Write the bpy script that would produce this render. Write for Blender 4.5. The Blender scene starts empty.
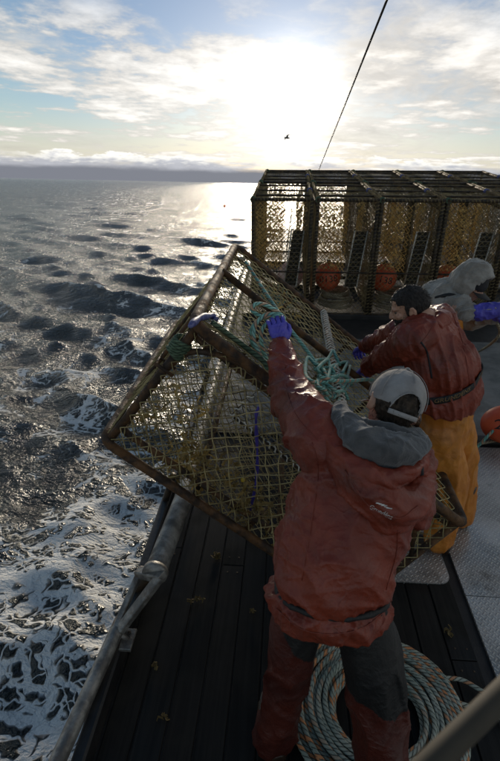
import bpy, math, random
import numpy as np
from mathutils import Vector, Matrix, Quaternion, noise as mnoise

random.seed(7); rng = np.random.default_rng(7)
R = math.radians
scene = bpy.context.scene
col = scene.collection

# ------------------------------------------------------------------ camera, sky, sun, exposure
# Everything aboard is laid out in the boat's frame (deck z = 0, Y towards the bow);
# BOAT then pitches and rolls the vessel on the level sea.
H = 2.40; YAW = R(4.05); PITCH = R(26.2); FPX = 507.0
SEA_Z = -1.35
BOAT = Matrix.Rotation(R(5.0), 4, 'X') @ Matrix.Rotation(R(-0.8), 4, 'Y')
FW = Vector((-math.sin(YAW)*math.cos(PITCH), math.cos(YAW)*math.cos(PITCH), -math.sin(PITCH)))
RT = Vector((math.cos(YAW), math.sin(YAW), 0)); UP = RT.cross(FW); EYE = Vector((0, 0, H))
cam = bpy.data.cameras.new('camera'); camo = bpy.data.objects.new('camera', cam); col.objects.link(camo)
cam.sensor_width = 36; cam.sensor_fit = 'AUTO'; cam.lens = FPX*36/761
cam.clip_start = .05; cam.clip_end = 20000
cam.dof.use_dof = True; cam.dof.focus_distance = 2.6; cam.dof.aperture_fstop = 5.6
camo.matrix_world = BOAT @ (Matrix.Translation(EYE) @ Matrix((RT, UP, -FW)).transposed().to_4x4())
scene.camera = camo

def ray(u, v): return FW + RT*((u-250)/FPX) - UP*((v-380.5)/FPX)
def P(u, v, Y):
    d = ray(u, v); return EYE + d*(Y/d.y)
def D(u, v, z=0.0):
    d = ray(u, v); return EYE + d*((z-H)/d.z)

SUN = (BOAT.to_3x3() @ ray(290, 95)).normalized()
SUN_EL = math.asin(SUN.z); SUN_AZ = math.atan2(SUN.x, SUN.y)

class NT:
    """tiny node-tree helper"""
    def __init__(s, tree): s.t = tree; s.n = tree.nodes; s.l = tree.links
    def node(s, typ, **kw):
        nd = s.n.new(typ)
        for k, v in kw.items(): setattr(nd, k, v)
        return nd
    def put(s, sock, val):
        if hasattr(val, 'is_linked') or isinstance(val, bpy.types.NodeSocket): s.l.new(val, sock)
        elif isinstance(val, (tuple, list)) and sock.type == 'RGBA' and len(val) == 3: sock.default_value = (*val, 1)
        else: sock.default_value = val
    def m(s, op, a, b=None, c=None, clamp=False):
        nd = s.node('ShaderNodeMath', operation=op, use_clamp=clamp)
        for i, x in enumerate((a, b, c)):
            if x is not None: s.put(nd.inputs[i], x)
        return nd.outputs[0]
    def vm(s, op, a, b=None, out=0):
        nd = s.node('ShaderNodeVectorMath', operation=op)
        s.put(nd.inputs[0], a)
        if b is not None: s.put(nd.inputs['Scale'] if op == 'SCALE' else nd.inputs[1], b)
        return nd.outputs[out]
    def ramp(s, x, lo, hi, a=0., b=1.):
        nd = s.node('ShaderNodeMapRange', interpolation_type='SMOOTHSTEP')
        for i, v in enumerate((x, lo, hi, a, b)): s.put(nd.inputs[i], v)
        return nd.outputs[0]
    def mix(s, f, a, b):
        nd = s.node('ShaderNodeMix', data_type='RGBA')
        s.put(nd.inputs[0], f); s.put(nd.inputs[6], a); s.put(nd.inputs[7], b)
        return nd.outputs[2]
    def noise(s, vec, scale, detail=4, rough=.55, dist=0., out=0):
        nd = s.node('ShaderNodeTexNoise')
        if vec is not None: s.put(nd.inputs['Vector'], vec)
        nd.inputs['Scale'].default_value = scale; nd.inputs['Detail'].default_value = detail
        nd.inputs['Roughness'].default_value = rough; nd.inputs['Distortion'].default_value = dist
        return nd.outputs[out]
    def xyz(s, x, y, z):
        nd = s.node('ShaderNodeCombineXYZ')
        for i, v in enumerate((x, y, z)): s.put(nd.inputs[i], v)
        return nd.outputs[0]
    def sep(s, v):
        nd = s.node('ShaderNodeSeparateXYZ'); s.put(nd.inputs[0], v); return nd.outputs

world = bpy.data.worlds.new('World'); scene.world = world; world.use_nodes = True
w = NT(world.node_tree); w.n.clear()
SKY = 0.07; SKY_ROT = 20; SKY_OFF = (0.4, 9.9, 0); SKY_T0 = .865
def build_sky():
    sky = w.node('ShaderNodeTexSky', sky_type='NISHITA', sun_disc=False)
    sky.sun_elevation = SUN_EL; sky.sun_rotation = SUN_AZ
    sky.dust_density = 0.25; sky.air_density = 1.0; sky.ozone_density = 3.0
    d = w.vm('NORMALIZE', w.node('ShaderNodeTexCoord').outputs['Generated'])
    x, y, z = w.sep(d)
    zp = w.m('MAXIMUM', z, 0.0)
    dot = w.m('MAXIMUM', w.vm('DOT_PRODUCT', d, tuple(SUN), out=1), 0.0)
    # light scattered forward by the cloud in front of the sun
    halo = w.m('ADD', w.m('MULTIPLY', w.m('POWER', dot, 8.0), 0.07),
               w.m('ADD', w.m('MULTIPLY', w.m('POWER', dot, 70.0), 0.10), w.m('MULTIPLY', w.m('POWER', dot, 380.0), .62)))
    grey = lambda v: w.xyz(v, v, v)
    # high cloud sheet, projected on a level layer and drawn out in streaks
    k = w.m('DIVIDE', 1.0, w.m('ADD', zp, 0.12))
    pl = w.xyz(w.m('MULTIPLY', x, k), w.m('MULTIPLY', y, k), 0.0)
    rot = w.node('ShaderNodeVectorRotate', rotation_type='Z_AXIS'); w.put(rot.inputs['Vector'], pl); rot.inputs['Angle'].default_value = R(SKY_ROT)
    pl2 = rot.outputs[0]
    warp = w.vm('ADD', pl2, w.vm('SCALE', w.vm('SUBTRACT', w.noise(pl2, .9, 4, out=1), (.5, .5, .5)), 0.9))
    big = w.noise(w.vm('ADD', w.vm('MULTIPLY', warp, (1.0, .45, 1.0)), SKY_OFF), 0.55, 2, .5)
    mid = w.noise(w.vm('MULTIPLY', warp, (1.0, .55, 1.0)), 1.9, 5, .6)
    fine = w.noise(w.vm('MULTIPLY', warp, (1.0, .7, 1.0)), 5.5, 6, .62)
    dens = w.m('ADD', w.m('MULTIPLY', big, 1.10), w.m('ADD', w.m('MULTIPLY', mid, .46), w.m('MULTIPLY', fine, .24)))
    cov = w.ramp(dens, SKY_T0, SKY_T0+.22)
    thick = w.ramp(dens, SKY_T0+.10, SKY_T0+.42)
    # scattered puffs lower down
    kp = w.m('DIVIDE', 1.0, w.m('ADD', zp, 0.045))
    pp = w.xyz(w.m('MULTIPLY', x, kp), w.m('MULTIPLY', y, w.m('MULTIPLY', kp, .8)), 3.0)
    puff = w.m('ADD', w.m('MULTIPLY', w.noise(pp, .42, 2), .62), w.m('MULTIPLY', w.noise(pp, 1.9, 7, .62), .62))
    pcov = w.m('MULTIPLY', w.ramp(puff, .585, .665), w.ramp(z, .30, .20))
    veil = w.ramp(z, .13, .03, .02, .60)
    blue = w.vm('MULTIPLY', w.vm('SCALE', sky.outputs[0], SKY), w.mix(w.ramp(dot, .75, 1.0), (.95, .88, .76), (.58, .60, .68)))
    lit = w.mix(w.m('MULTIPLY', halo, .8, clamp=True), (.97, .925, .86), (1.0, .945, .84))
    shade = w.m('SUBTRACT', 1.0, w.m('MULTIPLY', thick, w.m('ADD', .10, w.m('MULTIPLY', w.ramp(mid, .35, .65), .45))))
    bright = w.m('MULTIPLY', w.m('ADD', w.m('ADD', .145, w.m('MULTIPLY', fine, .30)), w.m('MULTIPLY', halo, .9)), shade)
    cloudc = w.vm('MULTIPLY', lit, grey(bright))
    puffc = w.vm('MULTIPLY', lit, grey(w.m('ADD', w.m('ADD', .30, w.m('MULTIPLY', w.ramp(puff, .60, .78), .26)), w.m('MULTIPLY', halo, .6))))
    veilc = w.vm('MULTIPLY', lit, grey(w.m('ADD', .29, w.m('MULTIPLY', halo, .8))))
    c = w.vm('ADD', blue, w.vm('MULTIPLY', lit, grey(w.m('MULTIPLY', halo, .45))))
    c = w.mix(veil, c, veilc)
    c = w.mix(w.m('MULTIPLY', cov, w.ramp(z, .03, .12, .35, .95)), c, cloudc)
    c = w.mix(w.m('MULTIPLY', pcov, .85), c, puffc)
    # cumulus bank and the dark sea-fog under it, all round the horizon
    az = w.m('ARCTAN2', x, y)
    bv = w.xyz(w.m('MULTIPLY', az, 7.0), w.m('MULTIPLY', z, 32.0), 0.0)
    lump = w.noise(bv, 3.0, 7, .62)
    top = w.m('ADD', .043, w.m('MULTIPLY', w.m('SUBTRACT', lump, .5), .050))
    dep = w.m('SUBTRACT', top, z)
    bank = w.ramp(dep, -.001, .003)
    bankc = w.vm('MULTIPLY', w.mix(w.ramp(w.m('ADD', dep, w.m('MULTIPLY', w.m('SUBTRACT', w.noise(bv, 7.0, 5, .6), .5), .02)), .001, .016), (1.0, .98, .92), (.46, .47, .51)), grey(w.m('ADD', w.m('ADD', .26, w.m('MULTIPLY', lump, .45)), w.m('MULTIPLY', halo, .5))))
    c = w.mix(w.m('MULTIPLY', bank, w.ramp(w.noise(bv, .6, 3), .40, .56)), c, bankc)
    fog = w.ramp(w.m('ADD', z, w.m('MULTIPLY', w.m('SUBTRACT', w.noise(bv, 1.1, 5, .6), .5), .016)), .0265, .0165)
    c = w.mix(fog, c, w.mix(w.m('MULTIPLY', halo, .5, clamp=True), (.100, .106, .125), (.26, .25, .23)))
    bg = w.node('ShaderNodeBackground'); w.put(bg.inputs[0], c); bg.inputs[1].default_value = 1.0
    w.l.new(bg.outputs[0], w.node('ShaderNodeOutputWorld').inputs[0])
build_sky()

sl = bpy.data.lights.new('sun', 'SUN'); sl.energy = 1.3; sl.angle = R(12.0); sl.color = (1.0, .86, .66)
slo = bpy.data.objects.new('sun', sl); col.objects.link(slo)
slo.rotation_euler = SUN.to_track_quat('Z', 'Y').to_euler(); slo.location = (0, 0, 12)

vs = scene.view_settings
vs.view_transform = 'Standard'; vs.look = 'None'; vs.gamma = 1.0; vs.exposure = 1.12
scene.cycles.max_bounces = 5; scene.cycles.transparent_max_bounces = 8
scene.cycles.caustics_reflective = False; scene.cycles.caustics_refractive = False

# ------------------------------------------------------------------ materials
def material(name, c1, c2=None, rough=.6, scale=6., metal=0., bump=0., bscale=60., detail=4, rough2=None, lo=.38, hi=.62, sheen=0., translucent=None, coord='Object', spec=.5, crease=0., cscale=9., grime=None, gscale=2.4):
    mt = bpy.data.materials.new(name); mt.use_nodes = True
    t = NT(mt.node_tree); bs = t.n['Principled BSDF']
    co = t.node('ShaderNodeTexCoord').outputs[coord]
    f = t.ramp(t.noise(co, scale, detail, .6), lo, hi)
    bc = t.mix(f, c1, c2 if c2 else c1)
    if grime: bc = t.mix(t.m('MULTIPLY', t.ramp(t.noise(co, gscale, 7, .68), .50, .68), .7), bc, grime)
    t.put(bs.inputs['Base Color'], bc)
    if rough2 is None: bs.inputs['Roughness'].default_value = rough
    else: t.put(bs.inputs['Roughness'], t.ramp(t.noise(co, scale*1.7, 3), .35, .65, rough, rough2))
    bs.inputs['Metallic'].default_value = metal
    bs.inputs['Specular IOR Level'].default_value = spec
    if sheen: bs.inputs['Sheen Weight'].default_value = sheen
    if bump:
        b = t.node('ShaderNodeBump'); b.inputs['Strength'].default_value = bump; b.inputs['Distance'].default_value = .01
        hh = t.noise(co, bscale, 5, .6)
        if crease:   # fine creases of worn cloth
            def cr(sc, k): return t.m('MULTIPLY', t.m('POWER', t.m('SUBTRACT', 1.0, t.m('ABSOLUTE', t.m('SUBTRACT', t.m('MULTIPLY', t.noise(co, sc, 2, .5, 1.2), 2.0), 1.0))), 5.0), k)
            hh = t.m('ADD', hh, t.m('ADD', cr(cscale, crease), cr(cscale*2.3, crease*.5)))
        t.put(b.inputs['Height'], hh); t.l.new(b.outputs[0], bs.inputs['Normal'])
    if translucent:
        tr = t.node('ShaderNodeBsdfTranslucent'); tr.inputs[0].default_value = (*translucent, 1)
        mx = t.node('ShaderNodeMixShader'); mx.inputs[0].default_value = .5
        t.l.new(bs.outputs[0], mx.inputs[1]); t.l.new(tr.outputs[0], mx.inputs[2])
        t.l.new(mx.outputs[0], t.n['Material Output'].inputs[0])
    return mt

def rope_material(name, c1, c2, c3=None, pitch=1.0, orange=.3):
    """laid rope: helical strands from the tube's UV (u along in turns, v round)"""
    mt = bpy.data.materials.new(name); mt.use_nodes = True
    t = NT(mt.node_tree); bs = t.n['Principled BSDF']
    u, v, _ = t.sep(t.node('ShaderNodeUVMap').outputs[0])
    ph = t.m('FRACT', t.m('ADD', t.m('MULTIPLY', u, pitch), v))
    s3 = t.m('FRACT', t.m('MULTIPLY', ph, 3.0))
    gr = t.ramp(t.m('ABSOLUTE', t.m('SUBTRACT', s3, .5)), .28, .5)
    no = t.noise(t.node('ShaderNodeTexCoord').outputs['Object'], 9, 4)
    c = t.mix(t.ramp(no, .35, .65), c1, c2)
    if c3:
        on = t.m('MULTIPLY', t.ramp(ph, .66, .70), t.ramp(t.noise(t.xyz(t.m('MULTIPLY', u, .012), 0., 0.), 1.0, 2), .45, .52))
        c = t.mix(on, c, c3)
    c = t.mix(t.m('MULTIPLY', gr, .75), c, tuple(x*.25 for x in c1))
    t.put(bs.inputs['Base Color'], c); bs.inputs['Roughness'].default_value = .75
    b = t.node('ShaderNodeBump'); b.inputs['Strength'].default_value = .8; b.inputs['Distance'].default_value = .006; b.invert = True
    t.put(b.inputs['Height'], gr); t.l.new(b.outputs[0], bs.inputs['Normal'])
    return mt

M = dict(
    rust=material('rusty_steel', (.035, .022, .014), (.13, .062, .022), .55, 14, .25, .5, 90, rough2=.85),
    dark_steel=material('dark_steel', (.022, .018, .014), (.075, .05, .028), .55, 10, .3, .4, 80, rough2=.8),
    galv=material('worn_galvanised', (.16, .152, .14), (.36, .345, .315), .34, 11, .6, .35, 70, rough2=.62, grime=(.10, .055, .028), gscale=6.),
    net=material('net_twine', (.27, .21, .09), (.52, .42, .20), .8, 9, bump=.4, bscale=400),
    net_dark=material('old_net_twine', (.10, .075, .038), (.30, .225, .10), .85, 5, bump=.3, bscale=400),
    gold=material('dried_web', (.46, .34, .13), (.80, .62, .28), .75, 12, translucent=(.88, .66, .27)),
    lace=material('white_lacing', (.62, .59, .52), (.80, .77, .69), .8, 20, bump=.4, bscale=200),
    eye_shade=material('painted_eye_shade', (.018, .016, .012), (.04, .034, .024), .9, 30, bump=.5, bscale=120),  # near-black colour painting the shade inside the tunnel eye
    rung=material('grey_rung', (.12, .11, .09), (.22, .20, .17), .7, 20),
    hull=material('dark_hull', (.012, .012, .013), (.03, .028, .026), .45, 5, bump=.2, bscale=40),
    purple_strap=material('purple_strap', (.035, .025, .22), (.07, .05, .34), .6, 30),
    red_oil=material('red_oilskin', (.172, .026, .012), (.245, .042, .019), .36, 5, bump=.42, bscale=60, rough2=.55, crease=.85, cscale=4.5, grime=(.075, .022, .014)),
    red_dark=material('dark_red_trousers', (.055, .010, .006), (.085, .017, .010), .36, 5, bump=.42, bscale=60, rough2=.55, crease=.85, cscale=4.5),
    black_oil=material('black_oilskin', (.007, .007, .007), (.015, .014, .013), .6, 6, bump=.42, bscale=60, crease=.85, cscale=4.5),
    orange_oil=material('orange_oilskin', (.50, .165, .018), (.62, .235, .032), .42, 5, bump=.35, bscale=60, rough2=.6, crease=.8, cscale=4., grime=(.26, .10, .03)),
    fleece=material('grey_fleece', (.062, .062, .063), (.10, .099, .098), .95, 16, bump=.4, bscale=220, sheen=.4, crease=1.2, cscale=7.),
    hoodie=material('grey_hoodie', (.23, .21, .18), (.33, .305, .265), .95, 12, bump=.4, bscale=200, sheen=.3, crease=1.5, cscale=7.),
    cap=material('grey_cap', (.26, .245, .235), (.36, .34, .325), .9, 10, bump=.25, bscale=260),
    cap_dark=material('black_cap', (.012, .012, .014), (.025, .024, .024), .8, 20),
    hair=material('brown_hair', (.020, .013, .008), (.06, .038, .022), .55, 40, bump=.8, bscale=220),
    black_hair=material('dark_hair', (.008, .006, .005), (.022, .016, .012), .5, 40, bump=.8, bscale=240),
    skin=material('skin', (.46, .25, .17), (.55, .31, .21), .5, 22, bump=.08, bscale=150),
    eye=material('eye', (.10, .07, .055), None, .2),
    glove=material('purple_glove', (.055, .045, .34), (.10, .085, .50), .42, 14, bump=.25, bscale=90),
    boot=material('brown_boot', (.03, .018, .012), (.06, .035, .02), .4, 8),
    belt=material('black_webbing', (.012, .012, .012), (.03, .028, .025), .7, 80),
    print_tan=material('tan_print', (.22, .13, .05), (.30, .19, .08), .8, 40),
    print_white=material('white_print', (.62, .60, .57), (.72, .70, .66), .7, 60),
    buoy=material('orange_buoy', (.60, .085, .030), (.72, .14, .055), .42, 4, bump=.1, bscale=30, rough2=.6),
    buoy_pink=material('faded_pink_buoy', (.55, .30, .27), (.66, .52, .48), .5, 7),
    black_print=material('black_print', (.015, .014, .016), None, .7),
    green_jar=material('pale_green_plastic', (.40, .52, .34), (.50, .62, .43), .45, 6),
    weed=material('sea_scrap', (.12, .085, .03), (.26, .19, .075), .6, 20, translucent=(.4, .3, .1)),
    grey_deck=material('grey_painted_deck', (.10, .105, .10), (.17, .17, .16), .5, 3.5, bump=.2, bscale=50, rough2=.75),
    black_mat=material('black_rubber', (.010, .010, .010), (.02, .019, .018), .6, 12, bump=.2, bscale=80),
    bird=material('gull_plumage', (.10, .10, .11), (.2, .2, .2), .8, 20),
    wire=material('stay_wire', (.05, .05, .045), (.12, .11, .10), .45, 30, .6),
    rail_paint=material('brown_handrail', (.03, .025, .016), (.05, .04, .026), .75, 9),
    blue_tape=material('blue_tape', (.03, .035, .17), (.16, .17, .34), .5, 40),
    yellow_tag=material('yellow_tag', (.55, .36, .02), None, .6),
    teal=rope_material('teal_rope', (.14, .36, .31), (.30, .55, .47), (.55, .26, .14), 1.0),
    coil=rope_material('grey_green_rope', (.24, .29, .245), (.40, .43, .36), (.60, .25, .10), 1.0),
    tan=rope_material('tan_rope', (.24, .19, .12), (.36, .31, .21), None, 1.0),
    olive=rope_material('olive_rope', (.05, .09, .05), (.13, .19, .11), None, 1.0),
)

def plank_material():
    mt = bpy.data.materials.new('wet_black_plank'); mt.use_nodes = True
    t = NT(mt.node_tree); bs = t.n['Principled BSDF']
    co = t.node('ShaderNodeTexCoord').outputs['Object']
    oi = t.node('ShaderNodeObjectInfo').outputs['Random']
    sh = t.vm('ADD', co, t.xyz(t.m('MULTIPLY', oi, 40.), 0., t.m('MULTIPLY', oi, 17.)))
    g = t.noise(t.vm('MULTIPLY', sh, (40, 1.4, 10)), 1.0, 5, .65)
    wet = t.noise(sh, 2.2, 4)
    c = t.mix(t.ramp(g, .3, .7), (.004, .004, .0035), (.014, .013, .011))
    c = t.mix(t.ramp(wet, .55, .72), c, (.020, .018, .014))
    t.put(bs.inputs['Base Color'], c)
    t.put(bs.inputs['Roughness'], t.ramp(wet, .38, .62, .40, .75))
    bs.inputs['Specular IOR Level'].default_value = .25
    b = t.node('ShaderNodeBump'); b.inputs['Strength'].default_value = .35; b.inputs['Distance'].default_value = .004
    t.put(b.inputs['Height'], g); t.l.new(b.outputs[0], bs.inputs['Normal'])
    return mt
M['plank'] = plank_material()

def tread_material():
    mt = bpy.data.materials.new('diamond_tread_plate'); mt.use_nodes = True
    t = NT(mt.node_tree); bs = t.n['Principled BSDF']
    co = t.node('ShaderNodeTexCoord').outputs['Object']
    x, y, _ = t.sep(co)
    a = t.m('MULTIPLY', t.m('ADD', x, y), 29.0); b_ = t.m('MULTIPLY', t.m('SUBTRACT', x, y), 29.0)
    par = t.m('FRACT', t.m('MULTIPLY', t.m('ADD', t.m('FLOOR', a), t.m('FLOOR', b_)), .5))
    fa = t.m('ABSOLUTE', t.m('SUBTRACT', t.m('FRACT', a), .5)); fb = t.m('ABSOLUTE', t.m('SUBTRACT', t.m('FRACT', b_), .5))
    l1 = t.m('MULTIPLY', t.ramp(fa, .20, .10), t.ramp(fb, .50, .40))
    l2 = t.m('MULTIPLY', t.ramp(fb, .20, .10), t.ramp(fa, .50, .40))
    par = t.m('GREATER_THAN', par, .25)
    hgt = t.m('ADD', t.m('MULTIPLY', l1, par), t.m('MULTIPLY', l2, t.m('SUBTRACT', 1., par)))
    no = t.noise(co, 2.3, 5, .65)
    wet = t.ramp(t.noise(t.vm('ADD', co, (3., 1., 0)), 1.6, 4, .6), .42, .66)
    c = t.mix(t.ramp(no, .35, .65), (.30, .295, .28), (.50, .49, .47))
    c = t.mix(t.m('MULTIPLY', hgt, .5), c, (.66, .65, .62))
    c = t.mix(t.m('MULTIPLY', t.ramp(t.noise(co, 5.5, 6, .7), .52, .7), .5), c, (.09, .08, .065))
    t.put(bs.inputs['Base Color'], c); bs.inputs['Metallic'].default_value = .55
    t.put(bs.inputs['Roughness'], t.m('ADD', .30, t.m('MULTIPLY', wet, .30)))
    b = t.node('ShaderNodeBump'); b.inputs['Strength'].default_value = .9; b.inputs['Distance'].default_value = .003
    t.put(b.inputs['Height'], t.m('ADD', hgt, t.m('MULTIPLY', no, .15))); t.l.new(b.outputs[0], bs.inputs['Normal'])
    return mt
M['tread'] = tread_material()

# ------------------------------------------------------------------ mesh helpers
SEA_THINGS = set()
def finish(o, label=None, cat=None, group=None, kind=None):
    for k, v in (('label', label), ('category', cat), ('group', group), ('kind', kind)):
        if v: o[k] = v
    return o
def link(name, me, mat_, parent=None, base=None, smooth=True):
    o = bpy.data.objects.new(name, me); col.objects.link(o)
    if mat_ is not None:
        me.materials.clear(); me.materials.append(M[mat_] if isinstance(mat_, str) else mat_)
    if smooth and len(me.polygons): me.polygons.foreach_set('use_smooth', [True]*len(me.polygons))
    if parent: o.parent = parent
    if base is not None: o.location = base
    return o
def empty(name, base, label, cat, group=None):
    o = bpy.data.objects.new(name, None); col.objects.link(o); o.location = base; o.empty_display_size = .1
    return finish(o, label, cat, group)

class MB:
    def __init__(s): s.v = []; s.f = []; s.uv = []
    def add(s, verts, faces, uvs=None):
        n = len(s.v); s.v.extend([tuple(p) for p in verts]); s.f.extend([tuple(i+n for i in fc) for fc in faces])
        s.uv.extend(uvs if uvs is not None else [[(0, 0)]*len(fc) for fc in faces]); return s
    def mesh(s, name='mesh', off=None):
        me = bpy.data.meshes.new(name)
        v = s.v if off is None else [(a-off[0], b-off[1], c-off[2]) for a, b, c in s.v]
        me.from_pydata(v, [], s.f)
        ul = me.uv_layers.new(name='UVMap')
        ul.data.foreach_set('uv', np.array([c for fc in s.uv for c in fc], dtype=np.float32).ravel())
        me.update(); return me
    def build(s, name, mat_, parent=None, base=None, off=None, smooth=True):
        return link(name, s.mesh(name, off), mat_, parent, base, smooth)
    def box(s, lo, hi, bev=0.0):
        (x0, y0, z0), (x1, y1, z1) = lo, hi
        if bev <= 0:
            vs_ = [(x, y, z) for z in (z0, z1) for y in (y0, y1) for x in (x0, x1)]
            return s.add(vs_, [(0, 2, 3, 1), (4, 5, 7, 6), (0, 1, 5, 4), (2, 6, 7, 3), (0, 4, 6, 2), (1, 3, 7, 5)])
        b = bev  # chamfered top edge
        ring = lambda i, z: [(x0+i, y0+i, z), (x1-i, y0+i, z), (x1-i, y1-i, z), (x0+i, y1-i, z)]
        vs_ = ring(0, z0)+ring(0, z1-b)+ring(b, z1)
        fs = [(3, 2, 1, 0), (8, 9, 10, 11)]
        for k in (0, 4):
            for i in range(4): j = (i+1) % 4; fs.append((k+i, k+j, k+4+j, k+4+i))
        return s.add(vs_, fs)
    def tube(s, pts, r, n=8, closed=False, cap=True, hint=None):
        pts = [Vector(p) for p in pts]; m = len(pts)
        rr = list(r) if isinstance(r, (list, tuple)) else [r]*m
        vs_, fs, uv = [], [], []
        tan = []
        for i in range(m):
            a = pts[(i-1) % m] if (closed or i > 0) else pts[i]; b = pts[(i+1) % m] if (closed or i < m-1) else pts[i]
            tan.append((b-a).normalized() if (b-a).length > 1e-9 else Vector((0, 0, 1)))
        nrm = Vector(hint) if hint else (Vector((0, 0, 1)) if abs(tan[0].z) < .9 else Vector((1, 0, 0)))
        nrm = (nrm-tan[0]*nrm.dot(tan[0])).normalized()
        L = 0; us = []
        for i in range(m):
            if i:
                L += (pts[i]-pts[i-1]).length
                nrm = (nrm-tan[i]*nrm.dot(tan[i])); nrm = nrm.normalized() if nrm.length > 1e-6 else tan[i].orthogonal().normalized()
            bi = tan[i].cross(nrm)
            for k in range(n):
                a = 2*math.pi*k/n
                vs_.append(pts[i]+(nrm*math.cos(a)+bi*math.sin(a))*rr[i])
            us.append(L/(2*math.pi*max(rr[i], 1e-4)*1.15))
        segs = m if closed else m-1
        for i in range(segs):
            j = (i+1) % m; u0 = us[i]; u1 = us[j] if j else us[i]+(us[1]-us[0])
            for k in range(n):
                l = (k+1) % n
                fs.append((i*n+k, i*n+l, j*n+l, j*n+k))
                uv.append([(u0, k/n), (u0, (k+1)/n), (u1, (k+1)/n), (u1, k/n)])
        if cap and not closed:
            fs.append(tuple(reversed(range(n)))); uv.append([(0, 0)]*n)
            fs.append(tuple((m-1)*n+k for k in range(n))); uv.append([(0, 0)]*n)
        return s.add(vs_, fs, uv)
    def ball(s, c, rad, rot=None, nu=20, nv=12, keep=None):
        c = Vector(c); rx, ry, rz = (rad,)*3 if not isinstance(rad, (tuple, list)) else rad
        rot = rot or Matrix.Identity(3)
        vs_ = [c+rot @ Vector((0, 0, rz))]
        for j in range(1, nv):
            t = math.pi*j/nv
            for i in range(nu):
                a = 2*math.pi*i/nu
                vs_.append(c+rot @ Vector((rx*math.sin(t)*math.cos(a), ry*math.sin(t)*math.sin(a), rz*math.cos(t))))
        vs_.append(c+rot @ Vector((0, 0, -rz)))
        fs = []
        for i in range(nu): fs.append((0, 1+i, 1+(i+1) % nu))
        for j in range(nv-2):
            for i in range(nu):
                a = 1+j*nu+i; b = 1+j*nu+(i+1) % nu; fs.append((a, a+nu, b+nu, b))
        e = len(vs_)-1
        for i in range(nu): fs.append((e, 1+(nv-2)*nu+(i+1) % nu, 1+(nv-2)*nu+i))
        return s.add(vs_, fs)

def catmull(pts, sub=6, closed=False):
    pts = [np.array(p, float) for p in pts]; m = len(pts); out = []
    rg = m if closed else m-1
    for i in range(rg):
        p1, p2 = pts[i], pts[(i+1) % m]
        p0 = pts[i-1] if (i > 0 or closed) else 2*p1-p2
        p3 = pts[(i+2) % m] if (i+2 < m or closed) else 2*p2-p1
        for k in range(sub):
            t = k/sub
            out.append(.5*((2*p1)+(-p0+p2)*t+(2*p0-5*p1+4*p2-p3)*t*t+(-p0+3*p1-3*p2+p3)*t**3))
    if not closed: out.append(pts[-1])
    return out
def vpath(pts, sub=6, closed=False): return [Vector(p) for p in catmull([tuple(p) for p in pts], sub, closed)]

def loft(mb, secs, hint, n=28, sub=5, p=2.3, wr=None):
    """rounded body: secs = [(centre, half-width along hint, half-depth)], capped"""
    dat = catmull([(*c, a, b) for c, a, b in secs], sub)
    cs = [Vector(d[:3]) for d in dat]; m = len(cs); hint = Vector(hint)
    vs_, fs = [], []
    for i in range(m):
        t = (cs[min(i+1, m-1)]-cs[max(i-1, 0)]).normalized()
        r = (hint-t*hint.dot(t)).normalized(); f = t.cross(r)
        for k in range(n):
            a = 2*math.pi*k/n; ca, sa = math.cos(a), math.sin(a)
            x = math.copysign(abs(ca)**(2/p), ca); y = math.copysign(abs(sa)**(2/p), sa)
            s_ = 1.0 if wr is None else wr(i/(m-1), a)
            vs_.append(cs[i]+r*(x*dat[i][3]*s_)+f*(y*dat[i][4]*s_))
    for i in range(m-1):
        for k in range(n):
            l = (k+1) % n; fs.append((i*n+k, i*n+l, (i+1)*n+l, (i+1)*n+k))
    fs.append(tuple(reversed(range(n)))); fs.append(tuple((m-1)*n+k for k in range(n)))
    return mb.add(vs_, fs)

def limb(mb, pts, rad, n=20, sub=8):
    """round tapering tube with domed ends"""
    dat = catmull([(*p, r) for p, r in zip(pts, rad)], sub)
    ps = [Vector(d[:3]) for d in dat]; rs = [max(.004, d[3]) for d in dat]
    mb.tube(ps, rs, n)
    mb.ball(ps[0], rs[0]*.995, nu=14, nv=8); mb.ball(ps[-1], rs[-1]*.995, nu=14, nv=8)
    return mb

def fuse(mb, voxel=.008, smooth=6):
    me = mb.mesh('tmp'); o = bpy.data.objects.new('tmp', me); col.objects.link(o)
    md = o.modifiers.new('r', 'REMESH'); md.mode = 'VOXEL'; md.voxel_size = voxel
    if smooth: ms = o.modifiers.new('s', 'SMOOTH'); ms.factor = .5; ms.iterations = smooth
    dg = bpy.context.evaluated_depsgraph_get(); dg.update()
    out = bpy.data.meshes.new_from_object(o.evaluated_get(dg), depsgraph=dg)
    bpy.data.objects.remove(o); bpy.data.meshes.remove(me)
    return out
def with_mod(me, *mods):
    o = bpy.data.objects.new('tmp', me); col.objects.link(o)
    for typ, kw in mods:
        md = o.modifiers.new('m', typ)
        for k, v in kw.items(): setattr(md, k, v)
    dg = bpy.context.evaluated_depsgraph_get(); dg.update()
    out = bpy.data.meshes.new_from_object(o.evaluated_get(dg), depsgraph=dg)
    bpy.data.objects.remove(o); return out
def displace(me, fn):
    """push each vertex along its normal by fn(position)"""
    n = len(me.vertices); nr = [v.normal.copy() for v in me.vertices]
    for i, v in enumerate(me.vertices):
        d = fn(v.co)
        if d: v.co = v.co+nr[i]*d
    me.update(); return me
def shift(me, off):
    me.transform(Matrix.Translation(-Vector(off))); return me
def frame(fwd, up, at):
    """matrix with local +Y = fwd, +Z = up"""
    f = Vector(fwd).normalized(); u = Vector(up); u = (u-f*u.dot(f)).normalized(); r = f.cross(u)
    m = Matrix((r, f, u)).transposed().to_4x4(); m.translation = Vector(at); return m
def ridge(p, s, seed=0.):
    v = mnoise.noise(Vector((p[0]*s[0]+seed, p[1]*s[1]-seed, p[2]*s[2]+seed*.7)))
    return (1-min(1, abs(v)*2.6))
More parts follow.
